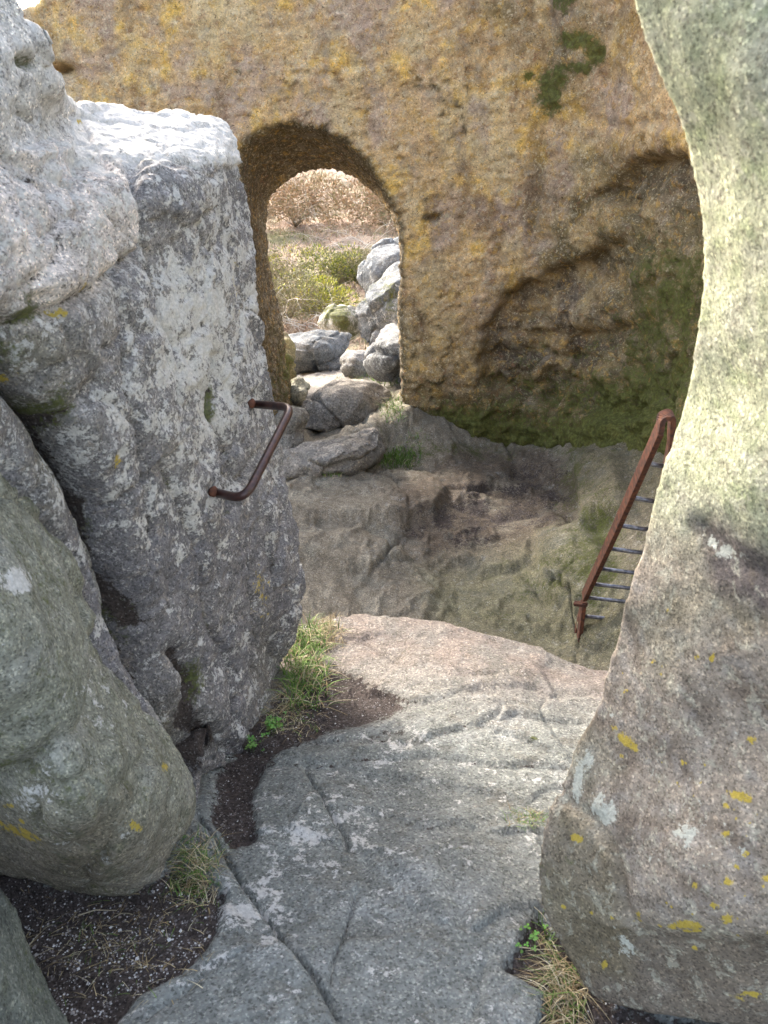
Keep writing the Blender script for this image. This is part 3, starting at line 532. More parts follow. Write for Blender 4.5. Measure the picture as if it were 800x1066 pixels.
# ================================================================== RIGHT BOULDER
_r = random.Random(11); SPOTS = [(_r.gauss(cx, 30), _r.gauss(cy, 18), q_, q_*_r.uniform(.7, 1.1), 1.0) for cx, cy in [(720, 960), (760, 850), (700, 800), (640, 960), (770, 930), (690, 700)] for q_ in [_r.uniform(1.5, 4.5) for _ in range(9)]]
def r_paint(D, px, py, d, v, n, crk):
    a = fbm(v, 3.5, 4, 91)*.5+.5; b = fbm(v, 12, 5, 92)*.5+.5; c = fbm(v, 30, 4, 93)*.5+.5
    zone = ss(500, 610, py-.25*(px-700)+40*(a-.5))      # 0 green film above, 1 bare speckled granite below
    g = np.tile(np.array([.36, .365, .245]), (len(v), 1)); g = lerp(g, (.22, .255, .13), ss(.45, .7, c)*.6); g = lerp(g, (.42, .40, .33), ss(.5, .72, b)*.5)
    s = np.tile(np.array([.37, .31, .25]), (len(v), 1)); s = lerp(s, (.17, .13, .10), ss(.45, .68, b)*.7); s = lerp(s, (.46, .42, .38), ss(.5, .7, c)*.5); s = lerp(s, (.30, .29, .19), ss(.5, .7, a)*.35)
    t = g*(1-zone)[:, None]+s*zone[:, None]
    t = lerp(t, (.13, .105, .105), .85*poly(px+14*(b-.5)*2, py+14*(c-.5)*2, [(722, 540), (750, 545), (800, 580), (860, 600), (860, 650), (800, 635), (745, 610), (728, 575)], 12))
    t = lerp(t, (.17, .135, .10), ss(955, 985, py-.10*(px-700))*.75)  # shade of the underside painted into the tint
    t = lerp(t, (.21, .17, .10), poly(px, py, [(590, 840), (640, 880), (652, 960), (660, 1020), (600, 1010), (560, 940), (560, 890)], 12)*.6)
    D['tint'] = t*(.95-.17*zone)[:, None]
    D['ms'] = .08+.12*(1-zone)+blob(px, py, [(575, 900, 24, 50, .25)])
    D['wl'] = .06*zone+blob(px, py, [(603, 815, 7, 34, .95, 10), (630, 845, 14, 26, .9, -20), (615, 790, 10, 20, .8), (650, 985, 12, 12, .7), (720, 870, 50, 40, .45), (752, 575, 20, 8, .9, 30), (690, 790, 50, 60, .25)])
    D['wl'] = D['wl']*.88
    D['yl'] = blob(px, py, [(656, 768, 24, 7, 1.0, 42), (653, 787, 6, 5, .9), (781, 772, 7, 6, 1), (605, 871, 9, 7, 1, 20), (696, 637, 4, 7, 1), (742, 684, 4, 6, 1), (775, 832, 20, 7, .95, 18), (757, 868, 6, 4, .85), (757, 917, 16, 7, .95), (795, 914, 12, 6, .9), (700, 965, 10, 5, .9), (720, 965, 24, 7, .9, 10), (760, 957, 16, 6, .9), (667, 955, 5, 9, .9), (632, 1002, 6, 6, .9), (778, 1037, 22, 5, 1), (602, 763, 4, 10, .8), (760, 840, 20, 5, .8, 20), (745, 945, 10, 8, .9), (799, 735, 4, 6, .9), (722, 972, 10, 4, .8)]+SPOTS)
rb = solid([(600, -260, 1.10), (640, -80, 1.06), (655, 0, 1.08), (678, 60, 1.10), (704, 115, 1.12), (719, 165, 1.16), (731, 235, 1.20), (732, 275, 1.24), (724, 340, 1.30), (714, 400, 1.38), (700, 450, 1.44), (686, 495, 1.48), (668, 560, 1.54), (650, 625, 1.60), (636, 680, 1.66), (622, 735, 1.70), (600, 775, 1.74), (582, 825, 1.76),
            (566, 868, 1.76), (559, 905, 1.76), (561, 940, 1.77), (578, 975, 1.78), (598, 1008, 1.78), (618, 1036, 1.76), (660, 1050, 1.70), (740, 1066, 1.60), (800, 1068, 1.55), (900, 1060, 1.5), (1100, 1000, 1.4), (1250, 500, 1.2), (1250, -260, 1.0)],
           [(720, 40, 1.03), (800, 100, .98), (780, 250, 1.10), (800, 400, 1.18), (770, 500, 1.28), (740, 600, 1.40), (820, 620, 1.28), (700, 720, 1.52), (800, 760, 1.38), (650, 800, 1.64), (600, 850, 1.71), (645, 900, 1.62), (590, 930, 1.72), (700, 900, 1.52), (800, 900, 1.40), (655, 960, 1.62), (720, 960, 1.50), (800, 975, 1.41), (720, 1010, 1.58), (800, 1030, 1.50), (950, 400, 1.0), (950, 800, 1.2)],
           (1.1, .35, -.1), .9, 14)
o_rb = finish(remesh(rb, .0075, 6), M_right, 'boulder', 'huge green-filmed boulder with yellow and white lichen leaning in from the right', 'boulder',
    low=(.010, 3), mid=(.003, 10), hi=(.0014, 40), facet=(0, 4), paint=r_paint, cracks=[([(590, 835), (620, 855), (640, 890), (650, 940), (660, 965)], .012, .010, .010), ([(655, 968), (720, 978), (800, 985)], .012, .008, -.012), ([(730, 550), (770, 590), (820, 610)], .02, .012)])
bpy.context.view_layer.update()
def hitz(px, py, objs):
    best = None
    r = Vector(RT*(px-400)/F+UP*(533-py)/F+FW)
    for o in objs:
        org = Vector(EYE)-o.location; h, loc, nn, i = o.ray_cast(org, r.normalized())
        if h:
            d = (loc-org).length
            if best is None or d < best[0]: best = (d, loc+o.location)
    return best[1] if best else None
# ================================================================== ROCKS BEYOND THE ARCH
def pt_simple(base, alt, ms=.2, wl=.3, yl=0.):
    def f(D, px, py, d, v, n, crk):
        b = fbm(v, 2.5, 5, 95)*.5+.5; t = np.tile(np.array(base), (len(v), 1)); t = lerp(t, alt, ss(.42, .68, b)); D['tint'] = t
        D['ms'] = ms*(.4+1.2*ss(.4, .7, fbm(v, 2, 3, 96)*.5+.5)); D['wl'] = np.full(len(v), wl); D['yl'] = np.full(len(v), yl)
    return f
PALE = (.13, .145, .16); PALE2 = (.24, .25, .26)
def far_rock(ol, d0, bulge, push, name, label, cat, paint, vox=.028, fac=.17, auto=True):
    ymx = max(p[1] for p in ol)-2; xb = [p[0] for p in ol if p[1] > ymx-12]; hit = hitz(sum(xb)/len(xb), ymx, [o_ground])
    if auto and hit is not None and hit.y < 14: d1 = float((np.array(hit)-EYE)@FW); print(label[:30], d0, round(d1, 2)); d0 = d1+bulge*.5
    cx = sum(p[0] for p in ol)/len(ol); cy = sum(p[1] for p in ol)/len(ol)
    out = [(x, y, d0+(cy-y)*.004) for x, y in ol]; inn = [(cx, cy, d0-bulge)]+[((x+cx*1.2)/2.2, (y+cy*1.2)/2.2, d0-bulge*.8) for x, y in ol[::2]]
    me = remesh(solid(out, inn, push, .8, 7), vox, 3)
    return finish(me, M_out, name, label, cat, low=(.05, 1.2), mid=(.03, 4), hi=(.014, 14), facet=(fac, 1.7), paint=paint, warp=0)
far_rock([(372, 285), (378, 270), (398, 256), (423, 250), (470, 246), (500, 300), (470, 330), (420, 330), (385, 310)], 12.2, .45, (.3, .7, -.1), 'boulder', 'pale grey boulder beyond the arch, highest and farthest of those by its right jamb', 'boulder', pt_simple(PALE, PALE2, .2, .4))
far_rock([(369, 345), (368, 320), (382, 305), (401, 296), (410, 284), (440, 276), (480, 300), (480, 360), (430, 362), (380, 360)], 11.0, .5, (.3, .7, -.2), 'boulder', 'large bluish boulder with moss beyond the arch, just below the highest one', 'boulder', pt_simple(PALE, (.28, .3, .32), .42, .35))
far_rock([(378, 372), (384, 358), (402, 345), (425, 335), (470, 335), (470, 400), (425, 402), (392, 394)], 10.0, .5, (.3, .7, -.2), 'boulder', 'pale boulder with sloping face nearest the right jamb beyond the arch', 'boulder', pt_simple((.17, .175, .18), PALE2, .2, .4))
far_rock([(356, 375), (362, 368), (378, 369), (386, 380), (384, 394), (362, 394)], 9.8, .25, (.1, .4, -.1), 'boulder', 'small rounded grey stone at the foot of the pale boulders beyond the arch', 'boulder', pt_simple((.16, .165, .17), (.24, .24, .24), .15, .2), .02, .03)
far_rock([(286, 352), (310, 344), (340, 342), (366, 348), (362, 368), (348, 384), (318, 392), (290, 388)], 10.6, .45, (-.1, .8, -.3), 'boulder', 'broad flat blue-grey slab of rock at centre beyond the arch', 'boulder', pt_simple((.12, .135, .15), (.19, .20, .21), .12, .05), .025, .12)
far_rock([(333, 338), (340, 323), (356, 317), (372, 322), (378, 338), (366, 350), (342, 348)], 11.4, .35, (0, .5, -.2), 'boulder', 'mossy stone between the flat slab and the bluish boulder', 'boulder', pt_simple((.38, .37, .33), (.5, .48, .44), .8, .3), .022, .04)
far_rock([(292, 418), (300, 400), (314, 394), (322, 402), (312, 422), (300, 434)], 8.7, .2, (-.1, .4, -.1), 'boulder', 'small angular greenish stone at the foot of the left jamb', 'boulder', pt_simple((.22, .21, .16), (.28, .27, .2), .3, .1), .018, .04)
far_rock([(278, 400), (276, 372), (284, 350), (298, 346), (308, 362), (309, 385), (302, 405), (288, 415)], 8.15, .22, (-.3, .4, -.1), 'boulder', 'mossy rounded block bulging from the base of the left jamb', 'boulder', pt_simple((.17, .14, .07), (.22, .19, .09), .6, .05), .018, .03)
far_rock([(398, 474), (393, 452), (402, 432), (412, 418), (432, 408), (460, 410), (460, 470), (430, 480)], 7.75, .16, (.4, .4, -.2), 'boulder', 'low mossy rock tucked against the right jamb of the arch', 'boulder', pt_simple((.17, .15, .09), (.26, .23, .15), .75, .1), .016, .07, auto=False)
BRN = ((.20, .18, .155), (.29, .265, .235))
far_rock([(308, 444), (318, 422), (332, 405), (352, 397), (384, 399), (404, 408), (402, 426), (384, 440), (352, 449)], 8.7, .22, (0, .9, -.3), 'boulder', 'smooth brownish wedge of rock lying across the passage just outside the arch', 'boulder', pt_simple(*BRN, .14, .12), .016, .10)
far_rock([(284, 496), (284, 474), (304, 470), (335, 466), (364, 454), (392, 444), (400, 456), (392, 474), (366, 488), (325, 496)], 7.4, .20, (0, .7, -.3), 'rock_ledge', 'long low ledge of brown rock forming the step under the arch', 'rock ledge', pt_simple(*BRN, .16, .08), .016, .09)
far_rock([(286, 470), (288, 440), (302, 424), (318, 428), (320, 448), (308, 468)], 8.0, .15, (-.2, .6, -.2), 'boulder', 'upright dark grey stone between the left jamb and the step of the arch', 'boulder', pt_simple((.17, .155, .13), (.24, .22, .19), .2, .08), .014, .07)
# ================================================================== METAL
def iron(name, c1, c2, rough, metal, scale, bump=.0008, spec=.5): return simple_mat(name, c1, c2, scale, rough, metal, bump, None, spec)
M_rail = iron('dark brown painted iron', (.032, .017, .016), (.075, .035, .030), .32, .3, 60)
M_rust = iron('rust', (.04, .016, .011), (.13, .045, .022), .85, .1, 45, .002)
M_rung = iron('worn steel rung', (.10, .11, .14), (.26, .27, .32), .38, .75, 50)
def tube_v(path, rad, seg=14):
    path = [Vector(p) for p in path]; vs = []; fs = []; prev = None
    rads = rad if isinstance(rad, (list, tuple)) else [rad]*len(path)
    for i, p in enumerate(path):
        t = (path[min(i+1, len(path)-1)]-path[max(i-1, 0)]).normalized()
        if prev is None: a = t.orthogonal().normalized()
        else: a = (prev-t*prev.dot(t)).normalized()
        prev = a; b = t.cross(a)
        for k in range(seg):
            th = 2*math.pi*k/seg; vs.append(p+(a*math.cos(th)+b*math.sin(th))*rads[i])
    for i in range(len(path)-1):
        for k in range(seg): fs.append((i*seg+k, i*seg+(k+1) % seg, (i+1)*seg+(k+1) % seg, (i+1)*seg+k))
    fs.append(tuple(reversed(range(seg)))); fs.append(tuple((len(path)-1)*seg+k for k in range(seg)))
    return vs, fs
def round_path(pts, r, m=8):
    pts = [Vector(p) for p in pts]; out = [pts[0]]
    for i in range(1, len(pts)-1):
        a, b, c = pts[i-1], pts[i], pts[i+1]; u = (a-b).normalized(); w = (c-b).normalized(); rr = r[i-1] if isinstance(r, (list, tuple)) else r
        rr = min(rr, (a-b).length*.48 if i > 1 else (a-b).length*.9, (c-b).length*.48 if i < len(pts)-2 else (c-b).length*.9)
        p0 = b+u*rr; p2 = b+w*rr
        for k in range(m+1):
            t = k/m; out.append(p0*(1-t)**2+b*2*t*(1-t)+p2*t*t)
    out.append(pts[-1]); return out
def empty(name, loc, label, cat, group=None):
    e = bpy.data.objects.new(name, None); C.objects.link(e); e.location = loc; e.empty_display_size = .1; return tag(e, label, cat, group)
def part(name, vs, fs, mat, parent, smooth=True):
    base = Vector(parent.location); me = new_mesh(name, [tuple(Vector(v)-base) for v in vs], fs); return link(name, me, mat, parent, smooth)
bpy.context.view_layer.update()
def surf_depth(o, px, py):
    """depth of the first hit of the ray through a photograph pixel on a rock (used to fix things ON the rock)"""
    r = Vector(RT*(px-400)/F+UP*(533-py)/F+FW); org = Vector(EYE)-o.location
    h, loc, nn, i = o.ray_cast(org, r.normalized()); return ((loc-org).length/r.length) if h else None
dA = surf_depth(o_left, 220, 512) or 2.3; dB = surf_depth(o_left, 260, 421) or 2.6
print('grip depths', dA, dB)
A0 = P(217, 511, dA+.05); B0 = P(256, 420, dB+.06)
Aw = P(222, 512, dA); Bw = P(262, 420, dB)
ec = P(250, 518, dA-.06); eb = P(301, 428, dB-.10)
grip = empty('hand_grip', tuple(Aw), 'dark brown U-shaped iron hand grip fixed into the grey rock face', 'hand grip')
path = round_path([A0, P(255, 520, dA-.07), P(304, 424, dB-.10), B0], [.06, .045], 10)
vs, fs = tube_v(path, .0122, 18); part('bar', vs, fs, M_rail, grip)
def collar(c, dirv, name='collar', r=.021, l=.018):
    """weathered mortar and rust round the foot of the bar"""
    bm = bmesh.new(); bmesh.ops.create_icosphere(bm, subdivisions=3, radius=1); vsn = []
    q = Vector(dirv).normalized().to_track_quat('Z', 'Y')
    for v in bm.verts:
        k = 1+.18*math.sin(v.co.x*7+v.co.y*5)*math.cos(v.co.z*6); v.co = Vector((v.co.x*r*k, v.co.y*r*k, v.co.z*l)); v.co = q @ v.co+Vector(c)
    vv = [v.co.copy() for v in bm.verts]; ff = [tuple(x.index for x in f.verts) for f in bm.faces]; bm.free(); part(name, vv, ff, M_rust, grip)
collar(Aw, P(255, 520, dA-.07)-A0, r=.014, l=.007); collar(Bw, P(304, 424, dB-.10)-B0, r=.014, l=.007)
# ---- ladder
FOOT_L = Vector(G(600, 674, -1.12)); KINK = Vector(P(608, 626, 4.78)); TOP_L = Vector(P(687, 447, 3.42))
lad = empty('ladder', tuple(FOOT_L), 'rusty red iron ladder with steel rungs leaning behind the right boulder', 'ladder')
acr_b = Vector((.40, -.02, -.035)); acr_t = Vector((.27, -.02, -.02))
def bar_box(path, w, h, side):
    vs = []; fs = []
    path = [Vector(p) for p in path]; n = len(path)
    for i, p in enumerate(path):
        t = (path[min(i+1, n-1)]-path[max(i-1, 0)]).normalized(); a = (Vector(side)-t*Vector(side).dot(t)).normalized(); b = t.cross(a)
        for s, u in ((-1, -1), (1, -1), (1, 1), (-1, 1)): vs.append(p+a*s*w/2+b*u*h/2)
    for i in range(n-1):
        for k in range(4): fs.append((4*i+k, 4*i+(k+1) % 4, 4*i+4+(k+1) % 4, 4*i+4+k))
    fs.append((3, 2, 1, 0)); fs.append(tuple(4*(n-1)+k for k in range(4))); return vs, fs
def bev(o, w=.003, s=2):
    m = o.modifiers.new('bevel', 'BEVEL'); m.width = w; m.segments = s; m.limit_method = 'ANGLE'; o.data.shade_flat(); return o
def lp(t):  # along the left stringer: 0 top .. 1 kink
    return TOP_L.lerp(KINK, t)
hoop = [TOP_L+Vector((.0, 0, 0)), Vector(P(692, 436, 3.40)), Vector(P(699, 436, 3.42)), Vector(P(703, 452, 3.44))]
vs, fs = bar_box([FOOT_L+Vector((0.01, 0, -.06)), KINK], .022, .055, (1, 0, 0)); bev(part('leg', vs, fs, M_rust, lad))
vs, fs = bar_box([KINK+Vector((0, 0, .03)), KINK.lerp(TOP_L, .5), TOP_L], .024, .06, (1, 0, 0)); bev(part('stringer', vs, fs, M_rust, lad))
KR = KINK+acr_b; TR = Vector(P(701, 450, 3.46))
FR = FOOT_L+acr_b
vs, fs = bar_box([FR+Vector((0, 0, -.05)), KR], .022, .055, (1, 0, 0)); bev(part('leg', vs, fs, M_rust, lad))
vs, fs = bar_box([KR, KR.lerp(TR, .55)+Vector((-.045, 0, 0)), TR], .022, .05, (1, 0, 0)); bev(part('stringer', vs, fs, M_rust, lad))
top_path = round_path([TOP_L+Vector((0, 0, -.01)), Vector(P(689, 434, 3.40)), Vector(P(700, 431, 3.42)), TR+Vector((0, 0, -.06))], .02, 5)
vs, fs = bar_box(top_path, .05, .022, (0, 1, .3)); bev(part('top_plate', vs, fs, M_rust, lad), .003)
vs, fs = bar_box([Vector(P(598, 628, 4.80)), Vector(P(611, 630, 4.76))], .03, .02, (0, 1, 0)); bev(part('bracket', vs, fs, M_rust, lad))
vs, fs = bar_box([Vector(P(606, 632, 4.86)), Vector(P(597, 672, 4.95))], .02, .03, (1, 0, 0)); bev(part('brace', vs, fs, M_rust, lad))
rows = [482, 518, 547, 571, 592, 608, 622, 641, 663]
for yy_ in rows:
    if yy_ <= 626:
        # parameter of the stringer whose projection has this row
        lo, hi = 0., 1.
        for _ in range(40):
            m = (lo+hi)/2; q = np.array(lp(m)); yq = proj(q[None])[1][0]
            if yq < yy_: lo = m
            else: hi = m
        a = lp(lo); b = TR.lerp(KR, lo)+Vector((-.045*math.sin(math.pi*lo), 0, 0))
    else:
        t = (yy_-626)/(674-626); a = KINK.lerp(FOOT_L, t); b = KR.lerp(FR, t)
    vs, fs = tube_v([a+Vector((.012, 0, 0)), a.lerp(b, .5), b], .0105, 12); part('rung', vs, fs, M_rung, lad)
# ================================================================== PLANTS
def blades(spec, seed):
    """spec: list of (root, dir(x,y), height, lean, width, colour) -> mesh of thin double-faced curved blades with a fold"""
    vs = []; fs = []; cols = []
    for root, az, h, lean, w, col in spec:
        n = 5; s = Vector((-math.sin(az), math.cos(az), 0)); f = Vector((math.cos(az), math.sin(az), 0)); k0 = len(vs)
        for i in range(n):
            t = i/(n-1); p = Vector(root)+Vector((0, 0, 1))*h*(t-.5*lean*t*t)+f*h*lean*(t*t)*.9
            ww = w*(1-t**1.6)+w*.04
            vs += [p-s*ww/2, p+f*ww*.25+Vector((0, 0, ww*.1)), p+s*ww/2]; cols += [col]*3
        for i in range(n-1):
            a = k0+3*i; fs += [(a, a+1, a+4, a+3), (a+1, a+2, a+5, a+4)]
    return vs, fs, cols
def plant_obj(name, vs, fs, cols, loc, parent=None, mat=None):
    loc = Vector(loc); me = new_mesh(name, [tuple(Vector(v)-loc) for v in vs], fs); attr(me, 'tint', np.array(cols)); o = link(name, me, mat or M_blade, parent)
    if not parent: o.location = loc
    return o
GREEN = [(.09, .17, .03), (.13, .22, .04), (.07, .13, .025), (.16, .24, .06)]; STRAW = [(.42, .34, .20), (.34, .26, .14), (.50, .43, .29), (.24, .17, .09)]
def tuft(px, py, rx, ry, n, h, green, label, w=.003, lean=(.3, 1.3), az0=None, stuff=False, group='tufts of grass growing in the rock joints'):
    rnd = random.Random(int(px*7+py)); spec = []; c = hitz(px, py, [o_ground]) 
    if c is None: c = Vector(G(px, py, -.1))
    for _ in range(n):
        a = max(-.85, min(.85, rnd.gauss(0, .45))); b = max(-.85, min(.85, rnd.gauss(0, .45))); q = hitz(px+a*rx, py+b*ry, [o_ground])
        if q is None or (q-c).length > .6*max(1, c.y/3): continue
        g = rnd.random() < green; col = rnd.choice(GREEN if g else STRAW); k = rnd.uniform(.7, 1.25); az = rnd.uniform(0, 6.28) if az0 is None else rnd.gauss(az0, 1.0)
        hh = h*rnd.uniform(.45, 1.1); spec.append((q-Vector((0, 0, .006)), az, hh, rnd.uniform(*lean)*(1 if g else 1.25), w*rnd.uniform(.6, 1.3), tuple(x*k for x in col)))
    if not spec: print('EMPTY TUFT', px, py); return
    vs, fs, cols = blades(spec, 1); o = plant_obj('grass_tuft', vs, fs, cols, c); (tag(o, label, kind='stuff') if stuff else tag(o, label, 'grass', group))
tuft(318, 690, 26, 56, 650, .105, .66, 'tall green grass tuft with straw at the foot of the grey rock face', .0042, (.5, 1.6))
tuft(338, 655, 22, 26, 420, .06, .08, 'dry straw-coloured tuft on the pale rock lip behind the green grass', .003)
tuft(203, 908, 30, 42, 620, .045, .4, 'tangled green and straw tuft beside the overhanging boulder, lower left', .0022, (.7, 1.8))
tuft(300, 742, 40, 30, 450, .04, .15, 'flattened brown dead grass around the clover below the rock face', .0022, (.9, 1.7), stuff=True)
tuft(549, 852, 26, 10, 170, .03, .5, 'low tuft of short grass in a crack beside the right boulder', .002, (.6, 1.6))
tuft(590, 1030, 24, 44, 320, .10, .25, 'long straggling straw tuft under the right boulder, bottom right', .0026, (.6, 1.6), 3.6)
tuft(570, 975, 18, 20, 50, .06, .5, 'sparse tuft in the dark soil beneath the lip of the right boulder', .0022, (.5, 1.6))
tuft(120, 985, 110, 64, 420, .035, .12, 'scattered thin dry blades across the dark peat patch', .0018, (1.0, 1.9), stuff=True)
tuft(412, 478, 30, 12, 420, .09, .95, 'bright green turf at the foot of the right jamb, inside the arch', .006, stuff=True)
tuft(405, 395, 26, 8, 300, .14, .95, 'green turf strip below the pale boulders beyond the arch', .008, stuff=True)
tuft(345, 492, 22, 6, 160, .06, .8, 'thin green turf on the rock ledge at the arch threshold', .005, stuff=True)
tuft(408, 425, 14, 18, 200, .10, .8, 'green grass on the mossy rock against the right jamb', .006, stuff=True)
tuft(375, 400, 30, 6, 160, .10, .75, 'grass fringe behind the brownish rock outside the arch', .007, stuff=True)
tuft(433, 458, 16, 12, 120, .05, .8, 'short mossy grass clinging to the base of the ochre wall', .005, stuff=True)
def clover(px, py, n, label):
    c = hitz(px, py, [o_ground]); rnd = random.Random(px); vs = []; fs = []; cols = []
    for _ in range(n):
        p = c+Vector((rnd.gauss(0, .018), rnd.gauss(0, .02), rnd.uniform(.012, .04))); r = rnd.uniform(.005, .009); a0 = rnd.uniform(0, 6.28); col = tuple(x*rnd.uniform(.8, 1.2) for x in (.13, .26, .06)); tilt = Vector((rnd.gauss(0, .25), rnd.gauss(0, .25), 1)).normalized()
        for l in range(3):
            a = a0+l*2.094; u = Vector((math.cos(a), math.sin(a), 0)); u = (u-tilt*u.dot(tilt)).normalized(); s = tilt.cross(u); k = len(vs)
            vs += [p, p+u*r*.6+s*r*.5+tilt*r*.15, p+u*r*1.25+s*r*.35+tilt*r*.1, p+u*r*1.15, p+u*r*1.25-s*r*.35+tilt*r*.1, p+u*r*.6-s*r*.5+tilt*r*.15]; fs += [(k, k+1, k+2, k+3), (k, k+3, k+4, k+5)]; cols += [col]*6
        k = len(vs); vs += [p, p+Vector((.0008, 0, 0)), Vector((p.x, p.y, c.z-.01))]; fs.append((k, k+1, k+2)); cols += [col]*3
    tag(plant_obj('clover', vs, fs, cols, c), label, 'plant', 'small leafy weeds by the rock face')
clover(286, 760, 34, 'bright green clover patch under the tall grass beside the rock face')
clover(262, 780, 16, 'smaller green weed nearer the dark gravel crevice')
clover(549, 980, 10, 'little green weed in the soil under the right boulder')
# pebbles and grit on the peat: nobody could count them
def grit(n, polyg, size, label, name, cols):
    rnd = random.Random(5); vs = []; fs = []; cc = []; xs = [p[0] for p in polyg]; ys = [p[1] for p in polyg]; k_ = 0
    base = [Vector(v) for v in ((0, 0, 1), (.9, 0, 0), (0, .9, 0), (-.9, 0, 0), (0, -.9, 0), (0, 0, -1))]; tri = [(0, 1, 2), (0, 2, 3), (0, 3, 4), (0, 4, 1), (5, 2, 1), (5, 3, 2), (5, 4, 3), (5, 1, 4)]
    while k_ < n:
        x = rnd.uniform(min(xs), max(xs)); y = rnd.uniform(min(ys), max(ys)); k_ += 1
        if not inpoly(np.array([x]), np.array([y]), polyg)[0]: continue
        q = hitz(x, y, [o_ground])
        if q is None: continue
        s = size*rnd.uniform(.35, 1)*(2.0 if rnd.random() < .03 else 1); col = rnd.choice(cols[-4:]+cols[-2:]) if (y > 965 and x < 220 and math.sin(x*.09)*math.cos(y*.13) > -.1 and rnd.random() < .5) else rnd.choice(cols); k = len(vs); rz = rnd.uniform(0, 6.28)
        for b in base:
            p = Vector((b.x*math.cos(rz)-b.y*math.sin(rz)*rnd.uniform(.6, 1), b.x*math.sin(rz)+b.y*math.cos(rz), b.z*.6))*s*rnd.uniform(.8, 1.2); vs.append(q+p+Vector((0, 0, s*.2))); cc.append(col)
        fs += [tuple(k+i for i in t) for t in tri]
    return vs, fs, cc
V_, F_, K_ = [], [], []
GC = [(.045, .036, .03)]*5+[(.07, .055, .05)]*5+[(.22, .19, .18)]*3+[(.36, .33, .31)]*1+[(.62, .6, .58)]
for n_, pg in ((7000, SOIL1), (4500, SOIL2), (900, SOIL3)):
    a, b, c_ = grit(n_, [(x, y) for x, y in pg if x > -100], .0036, '', '', GC); k = len(V_); V_ += a; F_ += [tuple(k+i for i in t) for t in b]; K_ += c_
M_grit = blade_mat('grit', None, .9)
og = plant_obj('gravel', V_, F_, K_, (0, 0, 0), mat=M_grit); og.data.shade_flat(); tag(og, 'dark peaty grit and small pale pebbles in the hollows of the slab', 'gravel', kind='stuff')
# twigs
def twig(pts, r, label, col=(.30, .22, .14)):
    q = [hitz(x, y, [o_ground]) for x, y in pts]; q = [p+Vector((0, 0, .006+.006*math.sin(i*2.1))) for i, p in enumerate(q) if p is not None]
    path = []
    for a, b in zip(q[:-1], q[1:]): path += [a.lerp(b, t) for t in (0, .33, .66)]
    path.append(q[-1]); vs, fs = tube_v(path, [r*(1-.6*i/len(path)) for i in range(len(path))], 8); o = plant_obj('twig', vs, fs, [col]*len(vs), path[0]); tag(o, label, 'twig')
twig([(82, 955), (100, 951), (122, 948)], .0016, 'pale bent twig lying on the peat under the overhanging boulder', (.42, .35, .24))
twig([(540, 988), (560, 992), (578, 1004), (590, 1006)], .0013, 'thin pale stalk sticking out from under the right boulder', (.45, .38, .26))
# ================================================================== HEATH BEYOND THE ARCH
def gz(x, y):
    h, loc, nn, i = o_ground.ray_cast(Vector((x, y, 30))-o_ground.location, Vector((0, 0, -1))); return (loc.z+o_ground.location.z) if h else float(ground_z(np.array([x]), np.array([y]))[0])
rnd = random.Random(3)
spec = []
BR = [(.36, .22, .13), (.45, .30, .19), (.28, .17, .10), (.50, .38, .26), (.30, .24, .15), (.40, .25, .17)]
for _ in range(30000):
    y = 12.2+rnd.random()**1.6*50; x = rnd.uniform(-.24, .12)*y*1.2
    cl = noise(np.array([[x*.5, y*.5, 3.3]]))[0]
    if rnd.random() > .75+cl*.8: continue
    z = gz(x, y); k = rnd.uniform(.8, 1.3); ol = noise(np.array([[x*.25, y*.22, 8.1]]))[0]+(.25 if y < 34 else -.1); col = rnd.choice([(.16, .16, .06), (.22, .21, .09), (.12, .13, .05), (.28, .25, .10)] if ol+rnd.gauss(0, .12) > .12 else BR)
    for b in range(3): spec.append((Vector((x+rnd.gauss(0, .12), y+rnd.gauss(0, .12), z-.02)), rnd.uniform(0, 6.28), rnd.uniform(.10, .40), rnd.uniform(.9, 1.9), rnd.uniform(.008, .018)*(1+y/50), tuple(c*k for c in col)))
vs, fs, cols = blades(spec, 2); tag(plant_obj('bracken', vs, fs, cols, (0, 20, -3)), 'rusty dead bracken and dry grass covering the hillside beyond the arch', 'bracken', kind='stuff')
